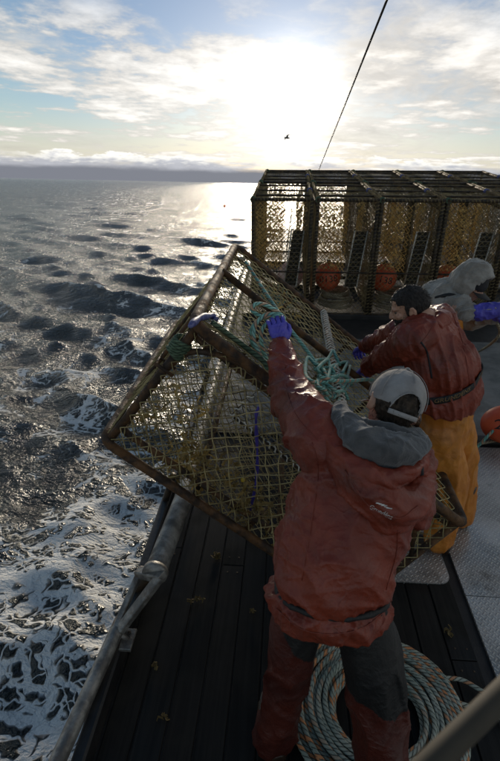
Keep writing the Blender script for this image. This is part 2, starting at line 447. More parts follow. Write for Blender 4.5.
def copy_tree(o, parent=None, skip=()):
    c = o.copy(); col.objects.link(c); c.parent = parent
    for ch in o.children:
        if ch.name.split('.')[0] not in skip: copy_tree(ch, c, skip)
    return c

exec_order = []
# ------------------------------------------------------------------ sea
def build_sea():
    radii = np.concatenate([[0.4], np.exp(np.arange(math.log(1.0), math.log(9000), .0086))])
    a_d = np.radians(np.concatenate([np.arange(-175, -58, 6.), np.arange(-58, 45, .19), np.arange(45, 180, 6.)]))
    rr, aa = np.meshgrid(radii, a_d, indexing='ij')
    x = rr*np.sin(aa); y = rr*np.cos(aa); x0, y0 = x.copy(), y.copy()
    z = np.zeros_like(x); jac = np.zeros_like(x)
    res = np.maximum(rr*.0086, rr*np.radians(.19))
    g = np.random.default_rng(21)
    N = 210
    lam = np.exp(g.uniform(math.log(.45), math.log(9), N))
    th = g.normal(math.radians(205), 1., N)*0+math.radians(205)+g.normal(0, 1., N)*np.where(lam > 1.4, .38, .65); ph = g.uniform(0, 2*np.pi, N)
    sl_ = .033*(np.clip(lam/1.0, .6, 1.))**.5*np.clip(1.5/lam, .12, 1)**.9
    calm = .35+.65*np.clip((rr-3.)/9., 0, 1)
    for i in range(N):
        k = 2*np.pi/lam[i]; amp = sl_[i]/k*g.uniform(.5, 1.4)
        wgt = np.clip((lam[i]/res-2.5)/4, 0, 1)
        dx, dy = math.sin(th[i]), math.cos(th[i])
        s = k*(dx*x0+dy*y0)+ph[i]
        if lam[i] > 1.5: wgt = wgt*calm
        z += wgt*amp*np.sin(s); c = wgt*amp*np.cos(s)*1.35
        x += c*dx; y += c*dy; jac += wgt*amp*k*np.sin(s)
    # turbulence of the wake beside the hull
    near = np.exp(-np.clip(-x0-.9, 0, 50)/3.2)*np.exp(-np.clip(y0-2.5, 0, 60)/4.5)
    for i in range(26):
        lm = g.uniform(.35, 1.6); k = 2*np.pi/lm; t = g.uniform(0, 2*np.pi)
        wgt = np.clip((lm/res-2.5)/4, 0, 1)
        z += near*wgt*.05/k*np.sin(k*(math.sin(t)*x0+math.cos(t)*y0)+g.uniform(0, 6.28))
    foam = .42*np.exp(-np.clip(-x0-1.2, 0, 50)/3.0)*np.exp(-np.clip(y0-3.0, 0, 60)/3.2)
    foam += .40*np.exp(-np.clip(-x0-1.0, 0, 90)/11.0)*np.exp(-np.clip(y0-3.0, 0, 90)/20.)
    foam += np.clip((jac-.30)*.8, 0, .45)
    nr, na = x.shape
    me = bpy.data.meshes.new('sea')
    co = np.stack([x, y, z+SEA_Z], -1).reshape(-1, 3).astype(np.float32)
    idx = np.arange(nr*na).reshape(nr, na)
    q = np.stack([idx[:-1, :-1], idx[:-1, 1:], idx[1:, 1:], idx[1:, :-1]], -1).reshape(-1, 4)[:, ::-1]
    me.vertices.add(len(co)); me.vertices.foreach_set('co', co.ravel())
    me.loops.add(q.size); me.loops.foreach_set('vertex_index', q.ravel().astype(np.int32))
    me.polygons.add(len(q)); me.polygons.foreach_set('loop_start', np.arange(0, q.size, 4, dtype=np.int32))
    me.polygons.foreach_set('use_smooth', np.ones(len(q), dtype=bool))
    at = me.attributes.new('foam', 'FLOAT', 'POINT'); at.data.foreach_set('value', foam.ravel().astype(np.float32))
    me.update(); me.validate()
    mt = bpy.data.materials.new('sea_water'); mt.use_nodes = True
    t = NT(mt.node_tree); bs = t.n['Principled BSDF']
    pos = t.node('ShaderNodeNewGeometry').outputs['Position']
    fa = t.node('ShaderNodeAttribute', attribute_name='foam').outputs['Fac']
    flat = t.vm('MULTIPLY', pos, (1, 1, .4))
    wp = t.vm('ADD', flat, t.vm('SCALE', t.vm('SUBTRACT', t.noise(flat, 2.1, 3, .55, out=1), (.5, .5, .5)), .75))
    def lace(scale, lo, hi):
        v = t.node('ShaderNodeTexVoronoi', feature='DISTANCE_TO_EDGE'); t.put(v.inputs['Vector'], wp); v.inputs['Scale'].default_value = scale
        return t.ramp(v.outputs['Distance'], hi, lo)
    patch = t.noise(t.vm('MULTIPLY', wp, (1.0, .75, 1)), .95, 5, .62)
    den = t.m('ADD', fa, t.m('MULTIPLY', t.m('SUBTRACT', patch, .5), 2.3))
    wid = t.m('MULTIPLY', t.m('MAXIMUM', den, 0.0), .55)
    def lace_w(scale, k):
        v = t.node('ShaderNodeTexVoronoi', feature='DISTANCE_TO_EDGE'); t.put(v.inputs['Vector'], wp); v.inputs['Scale'].default_value = scale
        return t.ramp(v.outputs['Distance'], t.m('MULTIPLY', wid, k), t.m('MULTIPLY', wid, k*.12))
    grain = t.noise(pos, 26., 5, .7)
    m1 = t.m('MAXIMUM', lace_w(2.3, .62), t.m('MULTIPLY', lace_w(5.6, .50), .8))
    solid = t.ramp(t.m('ADD', den, t.m('MULTIPLY', t.m('SUBTRACT', grain, .5), .25)), .78, 1.10)
    mask = t.m('MULTIPLY', t.m('MAXIMUM', m1, solid), t.ramp(den, .12, .48))
    mask = t.m('MULTIPLY', mask, t.ramp(t.m('ADD', grain, t.m('MULTIPLY', den, .40)), .18, .46), clamp=True)
    mask = t.ramp(mask, .18, .72)
    t.put(bs.inputs['Base Color'], t.mix(mask, (.044, .052, .053), (.86, .86, .84)))
    bs.inputs['IOR'].default_value = 1.333
    dist = t.vm('LENGTH', t.vm('SUBTRACT', pos, (0, 0, 1.0)), out=1)
    t.put(bs.inputs['Roughness'], t.m('ADD', t.ramp(dist, 6., 120., .17, .26), t.m('MULTIPLY', mask, .6)))
    def crest(sc, det, sx=1.5):
        return t.m('SUBTRACT', 1.0, t.m('ABSOLUTE', t.m('SUBTRACT', t.m('MULTIPLY', t.noise(t.vm('MULTIPLY', pos, (1, sx, 1)), sc, det, .55, .5), 2.0), 1.0)))
    hgt = t.m('ADD', t.m('ADD', t.m('MULTIPLY', crest(.8, 2), .40), t.m('ADD', t.m('MULTIPLY', crest(16., 2, 1.2), .13), t.m('MULTIPLY', crest(44., 2, 1.1), .035))), t.m('ADD', t.m('MULTIPLY', crest(2.1, 3), .60), t.m('MULTIPLY', crest(5.5, 3, 1.4), .36)))
    hgt = t.m('ADD', t.m('MULTIPLY', hgt, t.m('SUBTRACT', 1.0, t.m('MULTIPLY', mask, .6))), t.m('MULTIPLY', mask, t.m('ADD', .07, t.m('MULTIPLY', grain, .07))))
    b = t.node('ShaderNodeBump'); b.inputs['Strength'].default_value = 1.0; b.inputs['Distance'].default_value = .26
    t.put(b.inputs['Height'], hgt); t.l.new(b.outputs[0], bs.inputs['Normal'])
    o = link('sea', me, mt, smooth=False); finish(o, kind='structure'); SEA_THINGS.add(o)
build_sea()

# ------------------------------------------------------------------ deck and hull
EDGE = -.744
def build_deck():
    hull = MB()
    xs = [(-2.5, 5.2), (2, 5.2), (7, 4.9), (12, 3.6), (14.5, 2.4)]
    rows = []
    for y, xr in xs:
        xl = EDGE-.085 + (0 if y < 8 else (y-8)*.1)
        rows.append([(xl, y, -.015), (xl-.02, y, -.4), (xl+.25, y, -2.6), (xr-.25, y, -2.6), (xr+.02, y, -.4), (xr, y, -.015)])
    vs_ = [p for r in rows for p in r]; fs = []
    for i in range(len(rows)-1):
        for k in range(6):
            l = (k+1) % 6; fs.append((i*6+k, (i+1)*6+k, (i+1)*6+l, i*6+l))
    fs += [tuple(range(6)), tuple(reversed(range((len(rows)-1)*6, len(rows)*6)))]
    hull.add(vs_, fs); o = hull.build('hull', 'hull', smooth=False); finish(o, kind='structure')
    deck = MB().box((EDGE-.08, -2.4, -.035), (5.0, 11.5, -.012)).build('deck', 'black_mat', smooth=False); finish(deck, kind='structure')
    shapes = {}
    wd = .1365; x = EDGE+.004; i = 0
    while x+wd < 1.09:
        y = -2.3-random.random()*1.2; j = 0
        while y < 3.75:
            ln = [2.9, 2.2, 3.3][(i*2+j) % 3]; y1 = min(y+ln, 3.78); y0 = max(y, -2.35)
            if y1-y0 > .25:
                key = round(y1-y0, 2)
                b = MB().box((0, 0, -.03), (wd-.007, y1-y0-.004, 0), .0035)
                q = b.build('plank', 'plank', deck, (x, y0, random.uniform(-.0015, .0015)), smooth=False)
                for yy in (y0+.06, y1-.06):
                    if .6 < yy < 3.6:
                        for xx in (.035, wd-.042):
                            n = MB(); n.tube([(xx, yy-y0, -.002), (xx, yy-y0, .0014)], .006, 8); n.build('bolt', 'dark_steel', q)
            y = y1; j += 1
        x += wd; i += 1
    # tread plates
    def plate(x0, y0, x1, y1, z, rad=.0):
        pts = []
        for cx, cy, a0 in ((x1-rad, y1-rad, 0), (x0+rad, y1-rad, 90), (x0+rad, y0+rad, 180), (x1-rad, y0+rad, 270)):
            for k in range(6 if rad else 1):
                a = R(a0+18*k); pts.append((cx+rad*math.cos(a), cy+rad*math.sin(a)))
        n = len(pts); b = MB()
        b.add([(p[0], p[1], z-.02) for p in pts]+[(p[0], p[1], z) for p in pts],
              [tuple(reversed(range(n))), tuple(range(n, 2*n))]+[(k, (k+1) % n, n+(k+1) % n, n+k) for k in range(n)])
        return b
    plate(.30, 2.225, 1.035, 3.2, .0075, .07).build('tread_plate', 'tread', deck, smooth=False)
    plate(1.092, -1.0, 4.9, 2.150, .004).build('tread_plate', 'tread', deck, smooth=False)
    plate(1.092, 2.155, 4.9, 3.72, .004).build('tread_plate', 'tread', deck, smooth=False)
    plate(EDGE, 3.90, 4.95, 6.15, .006).build('deck_panel', 'grey_deck', deck, smooth=False)
    plate(EDGE, 3.79, 4.95, 3.895, .012).build('rubber_strip', 'black_mat', deck, smooth=False)
    # skid under the stacked pots
    for y in (6.95, 8.5, 10.2):
        MB().box((-.6, y, -.01), (4.9, y+.14, .052), .006).build('skid_beam', 'hull', deck, smooth=False)
build_deck()

def build_rail():
    # low coaming along the port edge
    c = MB().box((EDGE-.070, -2.3, -.02), (EDGE-.012, 11.0, .10), .01).build('coaming', 'hull', smooth=False)
    finish(c, 'low black coaming along the edge of the plank deck', 'coaming')
    base = D(160, 560, .33)
    e = empty('gunwale_rail', (base.x, base.y, 0), 'worn grey steel pipe rail with V bracket along the boat edge', 'rail')
    o = e.location
    big0 = D(155, 573, .34); big1 = D(183, 500, .34); dirv = (big1-big0)
    far = Vector((EDGE+.10, 9.5, .34))
    b = MB(); b.tube([big0, big1, (big1+far)/2+Vector((-.03, 0, 0)), far], .058, 20); b.build('top_pipe', 'galv', e, off=o)
    b = MB(); b.tube([big0-dirv.normalized()*.012, big0+dirv.normalized()*.02], .067, 20); b.build('pipe_collar', 'galv', e, off=o)
    k = D(116, 632, .15); n0 = D(58, 760, .12); n1 = n0+(n0-k)*1.6
    b = MB(); b.tube([k+(k-n0)*.12, k, n0, n1], .035, 16); b.build('lower_pipe', 'galv', e, off=o)
    # V bracket: two flat arms and a head plate
    hl = D(138, 572, .30); hr = D(163, 577, .36)
    def bar(a, bb, w_, h_, name):
        a, bb = Vector(a), Vector(bb); t = (bb-a).normalized(); up = Vector((0, 0, 1)); s = t.cross(up).normalized(); up = s.cross(t)
        q = MB(); vs_ = []
        for p_ in (a, bb):
            for sx, sz in ((-1, -1), (1, -1), (1, 1), (-1, 1)): vs_.append(p_+s*(sx*w_)+up*(sz*h_))
        q.add(vs_, [(0, 1, 2, 3), (7, 6, 5, 4), (0, 4, 5, 1), (1, 5, 6, 2), (2, 6, 7, 3), (3, 7, 4, 0)])
        me = with_mod(q.mesh(), ('BEVEL', dict(width=.008, segments=2)), )
        return link(name, shift(me, o), 'galv', e, smooth=False)
    bar(hl, hr, .030, .022, 'bracket_plate')
    bar(hl+Vector((.01, 0, 0)), k+Vector((-.005, 0, .01)), .016, .018, 'bracket_arm')
    bar(hr-Vector((.015, .0, .0)), k+Vector((.018, 0, .01)), .024, .020, 'bracket_arm')
    f = D(128, 640, .10); b = MB().box((f.x-.03, f.y-.06, .094), (f.x+.03, f.y+.06, .112), .004); b.build('foot_plate', 'galv', e, off=o, smooth=False)
    b = MB(); b.tube([f+Vector((0, .03, .0)), f+Vector((0, .03, .022))], .009, 6); b.build('bolt', 'dark_steel', e, off=o)
    b = MB(); b.tube([f+Vector((0, -.0, 0)), k], .016, 8); b.build('foot_post', 'galv', e, off=o)
    for y in (2.75, 4.4, 6.2, 8.0):
        x_ = EDGE-.04; b = MB(); b.tube([(x_, y, .09), (x_+.07, y, .32)], .022, 10); b.build('stanchion', 'dark_steel', e, off=o)
    b = MB(); pb = big0+dirv.normalized()*.10; b.tube([(EDGE-.04, pb.y, .09), pb-Vector((0, 0, .03))], .026, 10); b.build('stanchion', 'dark_steel', e, off=o)
build_rail()

# ------------------------------------------------------------------ crab pots
def net_panel(mb, o, ax, ay, w_, h_, pitch=.09, r=.0028, sag=.03, seed=0, inset=.01, jit=.16):
    """diamond netting laced into a rectangle: origin o, unit axes ax, ay"""
    o, ax, ay = Vector(o), Vector(ax), Vector(ay); nz = ax.cross(ay); hp = pitch/2
    nx = max(2, int(round(w_/hp))); ny = max(2, int(round(h_/hp)))
    if nx % 2: nx += 1
    if ny % 2: ny += 1
    node = {}
    for i in range(nx+1):
        for j in range(ny+1):
            if (i+j) % 2: continue
            u = i/nx; v = j/ny; ed = min(u, 1-u)*min(v, 1-v)*4
            k = 4*u*(1-u)*4*v*(1-v)
            a = u*w_; b = v*h_
            jx = mnoise.noise(Vector((i*.9+seed, j*.9, 1.3)))*hp*jit*2*min(1, ed*6); jy = mnoise.noise(Vector((i*.9, j*.9+seed, 7.7)))*hp*jit*2*min(1, ed*6)
            lo = mnoise.noise(Vector((u*3+seed, v*3, 2.)))
            node[i, j] = o+ax*(a+jx+lo*.02*k)+ay*(b+jy)+nz*(-sag*k+.02*lo*k)
    for (i, j), p_ in node.items():
        for d in (1, -1):
            q = node.get((i+1, j+d))
            if q is None: continue
            mid = (p_+q)/2+ay*(-.0016)+nz*(random.uniform(-.0015, .0015))
            t = (q-p_).normalized(); s1 = t.cross(nz).normalized()*r; s2 = nz*r
            vs_ = []
            for c in (p_, mid, q): vs_ += [c+s1, c-s1*.5+s2*.87, c-s1*.5-s2*.87]
            mb.add(vs_, [(0, 1, 4, 3), (1, 2, 5, 4), (2, 0, 3, 5), (3, 4, 7, 6), (4, 5, 8, 7), (5, 3, 6, 8)])
    return mb
def lacing(mb, a, b, r=.004, n=None, amp=.024):
    """twine spiralled along a bar"""
    a, b = Vector(a), Vector(b); L = (b-a).length; n = n or max(3, int(L/.045))
    t = (b-a).normalized(); s = t.orthogonal().normalized(); q = t.cross(s)
    pts = []
    for i in range(n*5+1):
        an = 2*math.pi*i/5+.4*mnoise.noise(Vector((i*.3, L, 0))); rr = amp*(1+.15*mnoise.noise(Vector((i*.7, 3, L))))
        pts.append(a+t*(L*i/(n*5))+s*(math.cos(an)*rr)+q*(math.sin(an)*rr))
    mb.tube(pts, r, 4)
def tunnel_eye(parent, o, ax, ay, w_, h_, rungs, mat_='lace', r=.006, lr=.0045):
    o, ax, ay = Vector(o), Vector(ax), Vector(ay)
    c = [o, o+ax*w_, o+ax*w_+ay*h_, o+ay*h_]
    b = MB(); b.tube(c, r, 8, closed=True); lst = [b.build('tunnel_eye', 'lace' if r > .0085 else 'dark_steel', parent)]
    q = MB()
    if r < .0085:
        for i in range(4): lacing(q, c[i], c[(i+1) % 4], lr, amp=r+.006)
        q.build('lacing', mat_, lst[0])
    for k in range(rungs):
        v = (k+1)/(rungs+1); q = MB(); q.tube([c[0]+ay*h_*v, c[1]+ay*h_*v], .0045, 6); q.build('rung', 'rung', lst[0])
    return lst[0]
def web_tangle(mb, lo, hi, n, seed=1, size=.05):
    """bunched dried webbing: small crumpled strips"""
    g = random.Random(seed); lo, hi = Vector(lo), Vector(hi)
    cl = [Vector((g.uniform(lo.x, hi.x), g.uniform(lo.y, hi.y), g.uniform(lo.z, hi.z))) for _ in range(max(3, n//9))]
    for i in range(n):
        c = g.choice(cl)+Vector((g.gauss(0, .05), g.gauss(0, .08), g.gauss(0, .07)))
        c = Vector((min(max(c.x, lo.x), hi.x), min(max(c.y, lo.y), hi.y), min(max(c.z, lo.z), hi.z)))
        d = Vector((g.gauss(0, 1), g.gauss(0, 1), g.gauss(0, 1.3))).normalized(); s = d.orthogonal().normalized()
        s = Quaternion(d, g.uniform(0, 6.28)) @ s
        L = size*g.uniform(.5, 1.5); wd = size*g.uniform(.10, .26); nrm = d.cross(s); vs_ = []
        for k in range(4):
            t = k/3-.5; cc = c+d*(L*t)+nrm*(L*.35*math.sin(k*1.9+i)); ww = wd*(1-.6*abs(t)*2)
            vs_ += [cc+s*ww, cc-s*ww]
        mb.add(vs_, [(2*k, 2*k+1, 2*k+3, 2*k+2) for k in range(3)])
def bar_obj(name, a, b, r, mat_, parent, n=10):
    m_ = MB(); m_.tube([a, b], r, n); return m_.build(name, mat_, parent)

PW, PD, PH = .77, 1.78, 1.55
def build_stack_pot():
    e = empty('crab_pot', (0, 0, 0), '', 'crab pot', 'crab pots stacked on edge at the bow')
    x0, x1, y0, y1, z0, z1 = 0, PW, 0, PD, 0, PH
    r = .021
    C = lambda i, j, k: Vector(((x0, x1)[i], (y0, y1)[j], (z0, z1)[k]))
    for j in (0, 1):
        for k in (0, 1): bar_obj('frame_bar', C(0, j, k)+Vector((-r, 0, 0)), C(1, j, k)+Vector((r, 0, 0)), r, 'dark_steel', e)
    for i in (0, 1):
        for k in (0, 1): bar_obj('frame_bar', C(i, 0, k), C(i, 1, k), r*1.02, 'rust' if k else 'dark_steel', e)
        for j in (0, 1): bar_obj('frame_bar', C(i, j, 0), C(i, j, 1), r*1.04, 'dark_steel', e)
    bar_obj('mid_bar', (x0, y0, .60), (x1, y0, .60), .012, 'dark_steel', e)
    for i in (x0, x1): bar_obj('side_bar', (i, y0+.09, z0), (i, y0+.09, z1), .013, 'dark_steel', e)
    for yy, zz in ((.30, z1+.01), (.95, z1-.01), (1.35, z1+.012)): bar_obj('top_bar', (x0, yy, zz), (x1, yy, zz), .013, 'dark_steel', e)
    for i in (x0, x1): bar_obj('door_rail', (i, y0, z1-.13), (i, y1, z1-.13), .012, 'rust', e)
    ins = .02
    for nm, o, ax, ay, ww, hh in (('net', (ins, .012, ins), (1, 0, 0), (0, 0, 1), PW-2*ins, PH-2*ins),
                                  ('net', (ins, PD-.012, ins), (1, 0, 0), (0, 0, 1), PW-2*ins, PH-2*ins),
                                  ('net', (.012, ins, ins), (0, 1, 0), (0, 0, 1), PD-2*ins, PH-2*ins),
                                  ('net', (PW-.012, ins, ins), (0, 1, 0), (0, 0, 1), PD-2*ins, PH-2*ins),
                                  ('net', (ins, ins, PH-.012), (1, 0, 0), (0, 1, 0), PW-2*ins, PD-2*ins)):
        b = MB(); net_panel(b, o, ax, ay, ww, hh, .074, .0031, .015, seed=random.random()*9)
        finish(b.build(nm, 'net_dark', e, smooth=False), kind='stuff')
    b = MB()
    for a, c in ((C(0, 0, 0), C(0, 0, 1)), (C(1, 0, 0), C(1, 0, 1)), (C(0, 0, 1), C(1, 0, 1)), (C(0, 0, 1), C(0, 1, 1)), (C(1, 0, 1), C(1, 1, 1))): lacing(b, a, c, .005, amp=.026)
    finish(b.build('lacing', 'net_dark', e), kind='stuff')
    tunnel_eye(e, (.44, .10, .36), (1, 0, 0.02), (.10, .02, 1), .17, .78, 12, r=.0095)
    b = MB().add([(.445, .125, .37), (.605, .125, .37), (.705, .14, 1.13), (.54, .14, 1.13), (.445, .13, .37), (.605, .13, .37), (.705, .145, 1.13), (.54, .145, 1.13)], [(0, 1, 2, 3), (7, 6, 5, 4), (0, 4, 5, 1), (1, 5, 6, 2), (2, 6, 7, 3), (3, 7, 4, 0)]); b.build('eye_shade_panel', 'eye_shade', e, smooth=False)  # dark sheet added to stand for the shaded interior behind the eye
    for k, (xa, ya, dx, dy, ww, za, hh) in enumerate(((.03, .20, 1, -.35, .40, .60, .88), (.05, .50, 1, .2, .36, .66, .80), (.64, .3, .12, 1, .6, .72, .72))):
        b = MB(); net_panel(b, (xa, ya, za), Vector((dx, dy, 0)).normalized(), (0, 0, 1), ww, hh, .062, .0046 if k < 2 else .0038, .09, seed=4+k*3.3, jit=.75)
        finish(b.build('tunnel_net', 'gold', e, smooth=False), kind='stuff')
    b = MB(); web_tangle(b, (.04, .05, .64), (.38, .30, 1.42), 230, 3, .05); web_tangle(b, (.60, .3, .8), (.74, 1.0, 1.42), 50, 5, .045)
    finish(b.build('dried_web', 'gold', e, smooth=False), kind='stuff')
    for k, (xx, yy, zz, mm) in enumerate(((.0, .02, z1, 'olive'), (x1, .9, z1, 'blue_tape'), (.02, 1.72, z1, 'olive'))):
        b = MB()
        for q in range(4): b.tube(vpath([(xx+.03*math.cos(a), yy-.03+.018*q, zz+.03*math.sin(a)) for a in np.arange(0, 6.2, .7)], 2, True), .009, 6, closed=True)
        b.build('lashing', mm, e)
    return e

STACK_Y = 7.0
def stack():
    proto = build_stack_pot()
    xs = [-.455, .395, 1.215, 2.045, 2.875]
    g = random.Random(5)
    place = ['front row end nearest the sea', 'second of the front row from the sea', 'third of the front row, behind the bearded man',
             'fourth of the front row, behind the grey hood', 'fifth of the front row from the sea']
    spots = [(x, 0, i) for i, x in enumerate(xs)]+[(x, 1, i) for i, x in enumerate(xs)]
    tilt = R(1.7)
    first = True
    for x, row, i in spots:
        o = proto if first else copy_tree(proto, skip=('eye_shade_panel', 'dried_web') if row else ()); first = False
        yy = STACK_Y+row*(PD+.06)
        if row: x += g.uniform(-.015, .015)
        o.location = (x, yy, .052+(yy-STACK_Y)*math.tan(tilt)*.999); o.rotation_euler = (tilt, 0, R(g.uniform(-.5, .5)))
        if row == 0: o['label'] = 'netted steel crab pot on edge, '+place[i]
        else: o['label'] = 'netted crab pot in the back row, directly behind '+('the pot nearest the sea', 'the second pot of the front row', 'the third pot of the front row', 'the fourth pot of the front row', 'the fifth pot of the front row')[i]
    # a rope coil and a numbered buoy stand inside each front pot
    names = ['outermost pot nearest the sea', 'second pot of the front row', 'third pot of the front row', 'fourth pot of the front row']
    for i, x in enumerate(xs[:4]):
        gg = random.Random(40+i); c = Vector((x+.36, STACK_Y+.38, .085)); b = MB(); pts = []
        for t in range(9):
            rr = .25-.008*t+gg.uniform(-.02, .02); dx, dy = gg.uniform(-.03, .03), gg.uniform(-.03, .03)
            for k in range(14):
                a = 2*math.pi*k/14; pts.append((rr*math.cos(a)+dx, rr*math.sin(a)*1.1+dy, .02+.024*t+.012*math.sin(2*a+t)))
        b.tube(pts, .014, 6)
        o = b.build('rope_coil', ['teal', 'tan', 'tan', 'olive'][i], base=c)
        finish(o, ['teal', 'tan', 'tan', 'olive green'][i]+' rope coiled on the floor of the '+names[i], 'rope', 'rope coils inside the stacked pots')
        bc = Vector((x+(.52, .22, .20, .26)[i], STACK_Y+.36, .085+.24+.175)); R_ = .19
        e = empty('buoy', bc-Vector((0, 0, R_)), ('faded pink' if i == 0 else 'orange')+' round buoy on the coil in the '+names[i], 'buoy', 'buoys inside the stacked pots')
        b = MB(); b.ball((0, 0, R_), (R_, R_, R_*1.06), nu=24, nv=16); b.build('float_ball', 'buoy_pink' if i == 0 else 'buoy', e)
        b = MB(); b.tube([(0, 0, 2*R_), (0, 0, 2*R_+.05)], [.035, .028], 10); b.build('buoy_eye', 'black_print', e)
        if i: sphere_text(e, ('', '0138', '138', '5013')[i], (0, 0, R_*1.02), R_*1.025, .14, 'black_print', tilt=.35-.25*i)

def text_mesh(txt, size, extrude=.0):
    cu = bpy.data.curves.new('t', 'FONT'); cu.body = txt; cu.size = size; cu.align_x = 'CENTER'; cu.align_y = 'CENTER'; cu.resolution_u = 3
    o = bpy.data.objects.new('t', cu); col.objects.link(o)
    dg = bpy.context.evaluated_depsgraph_get(); dg.update()
    me = bpy.data.meshes.new_from_object(o.evaluated_get(dg), depsgraph=dg); bpy.data.objects.remove(o)
    return me
def sphere_text(parent, txt, c, r, size, mat_, tilt=0., face=(0, -1, 0), name='number_print'):
    me = text_mesh(txt, size); me = with_mod(me, ('SUBSURF', dict(subdivision_type='SIMPLE', levels=1)))
    ct, st = math.cos(tilt), math.sin(tilt)
    for v in me.vertices:
        x, y = v.co.x*ct-v.co.y*st, v.co.x*st+v.co.y*ct
        a, b = x/r, y/r
        v.co = Vector(c)+Vector((math.sin(a)*math.cos(b), -math.cos(a)*math.cos(b), math.sin(b)))*r
    return link(name, me, mat_, parent, smooth=False)
stack()

# the pot being tipped at the rail: box fitted to the photograph (local x = length, y = away, z = thickness)
POT_L, POT_T, POT_N = 1.672, .766, 1.818
_a, _b, _c = R(37.83), R(-1.02), R(-.135)
POT_R = (Matrix.Rotation(_c, 3, 'Z') @ Matrix.Rotation(_b, 3, 'X') @ Matrix.Rotation(_a, 3, 'Y'))
POT_O = Vector((-.8596, 2.0206, 1.0563))
def pot_local(u, v, z=POT_T, y=None):
    d = POT_R.transposed() @ ray(u, v); c = POT_R.transposed() @ (EYE-POT_O)
    s = (z-c.z)/d.z if y is None else (y-c.y)/d.y
    return c+d*s
def pot_world(p_): return POT_R @ Vector(p_)+POT_O
def TOP(u, v, lift=.0): return pot_world(pot_local(u, v, POT_T+lift))

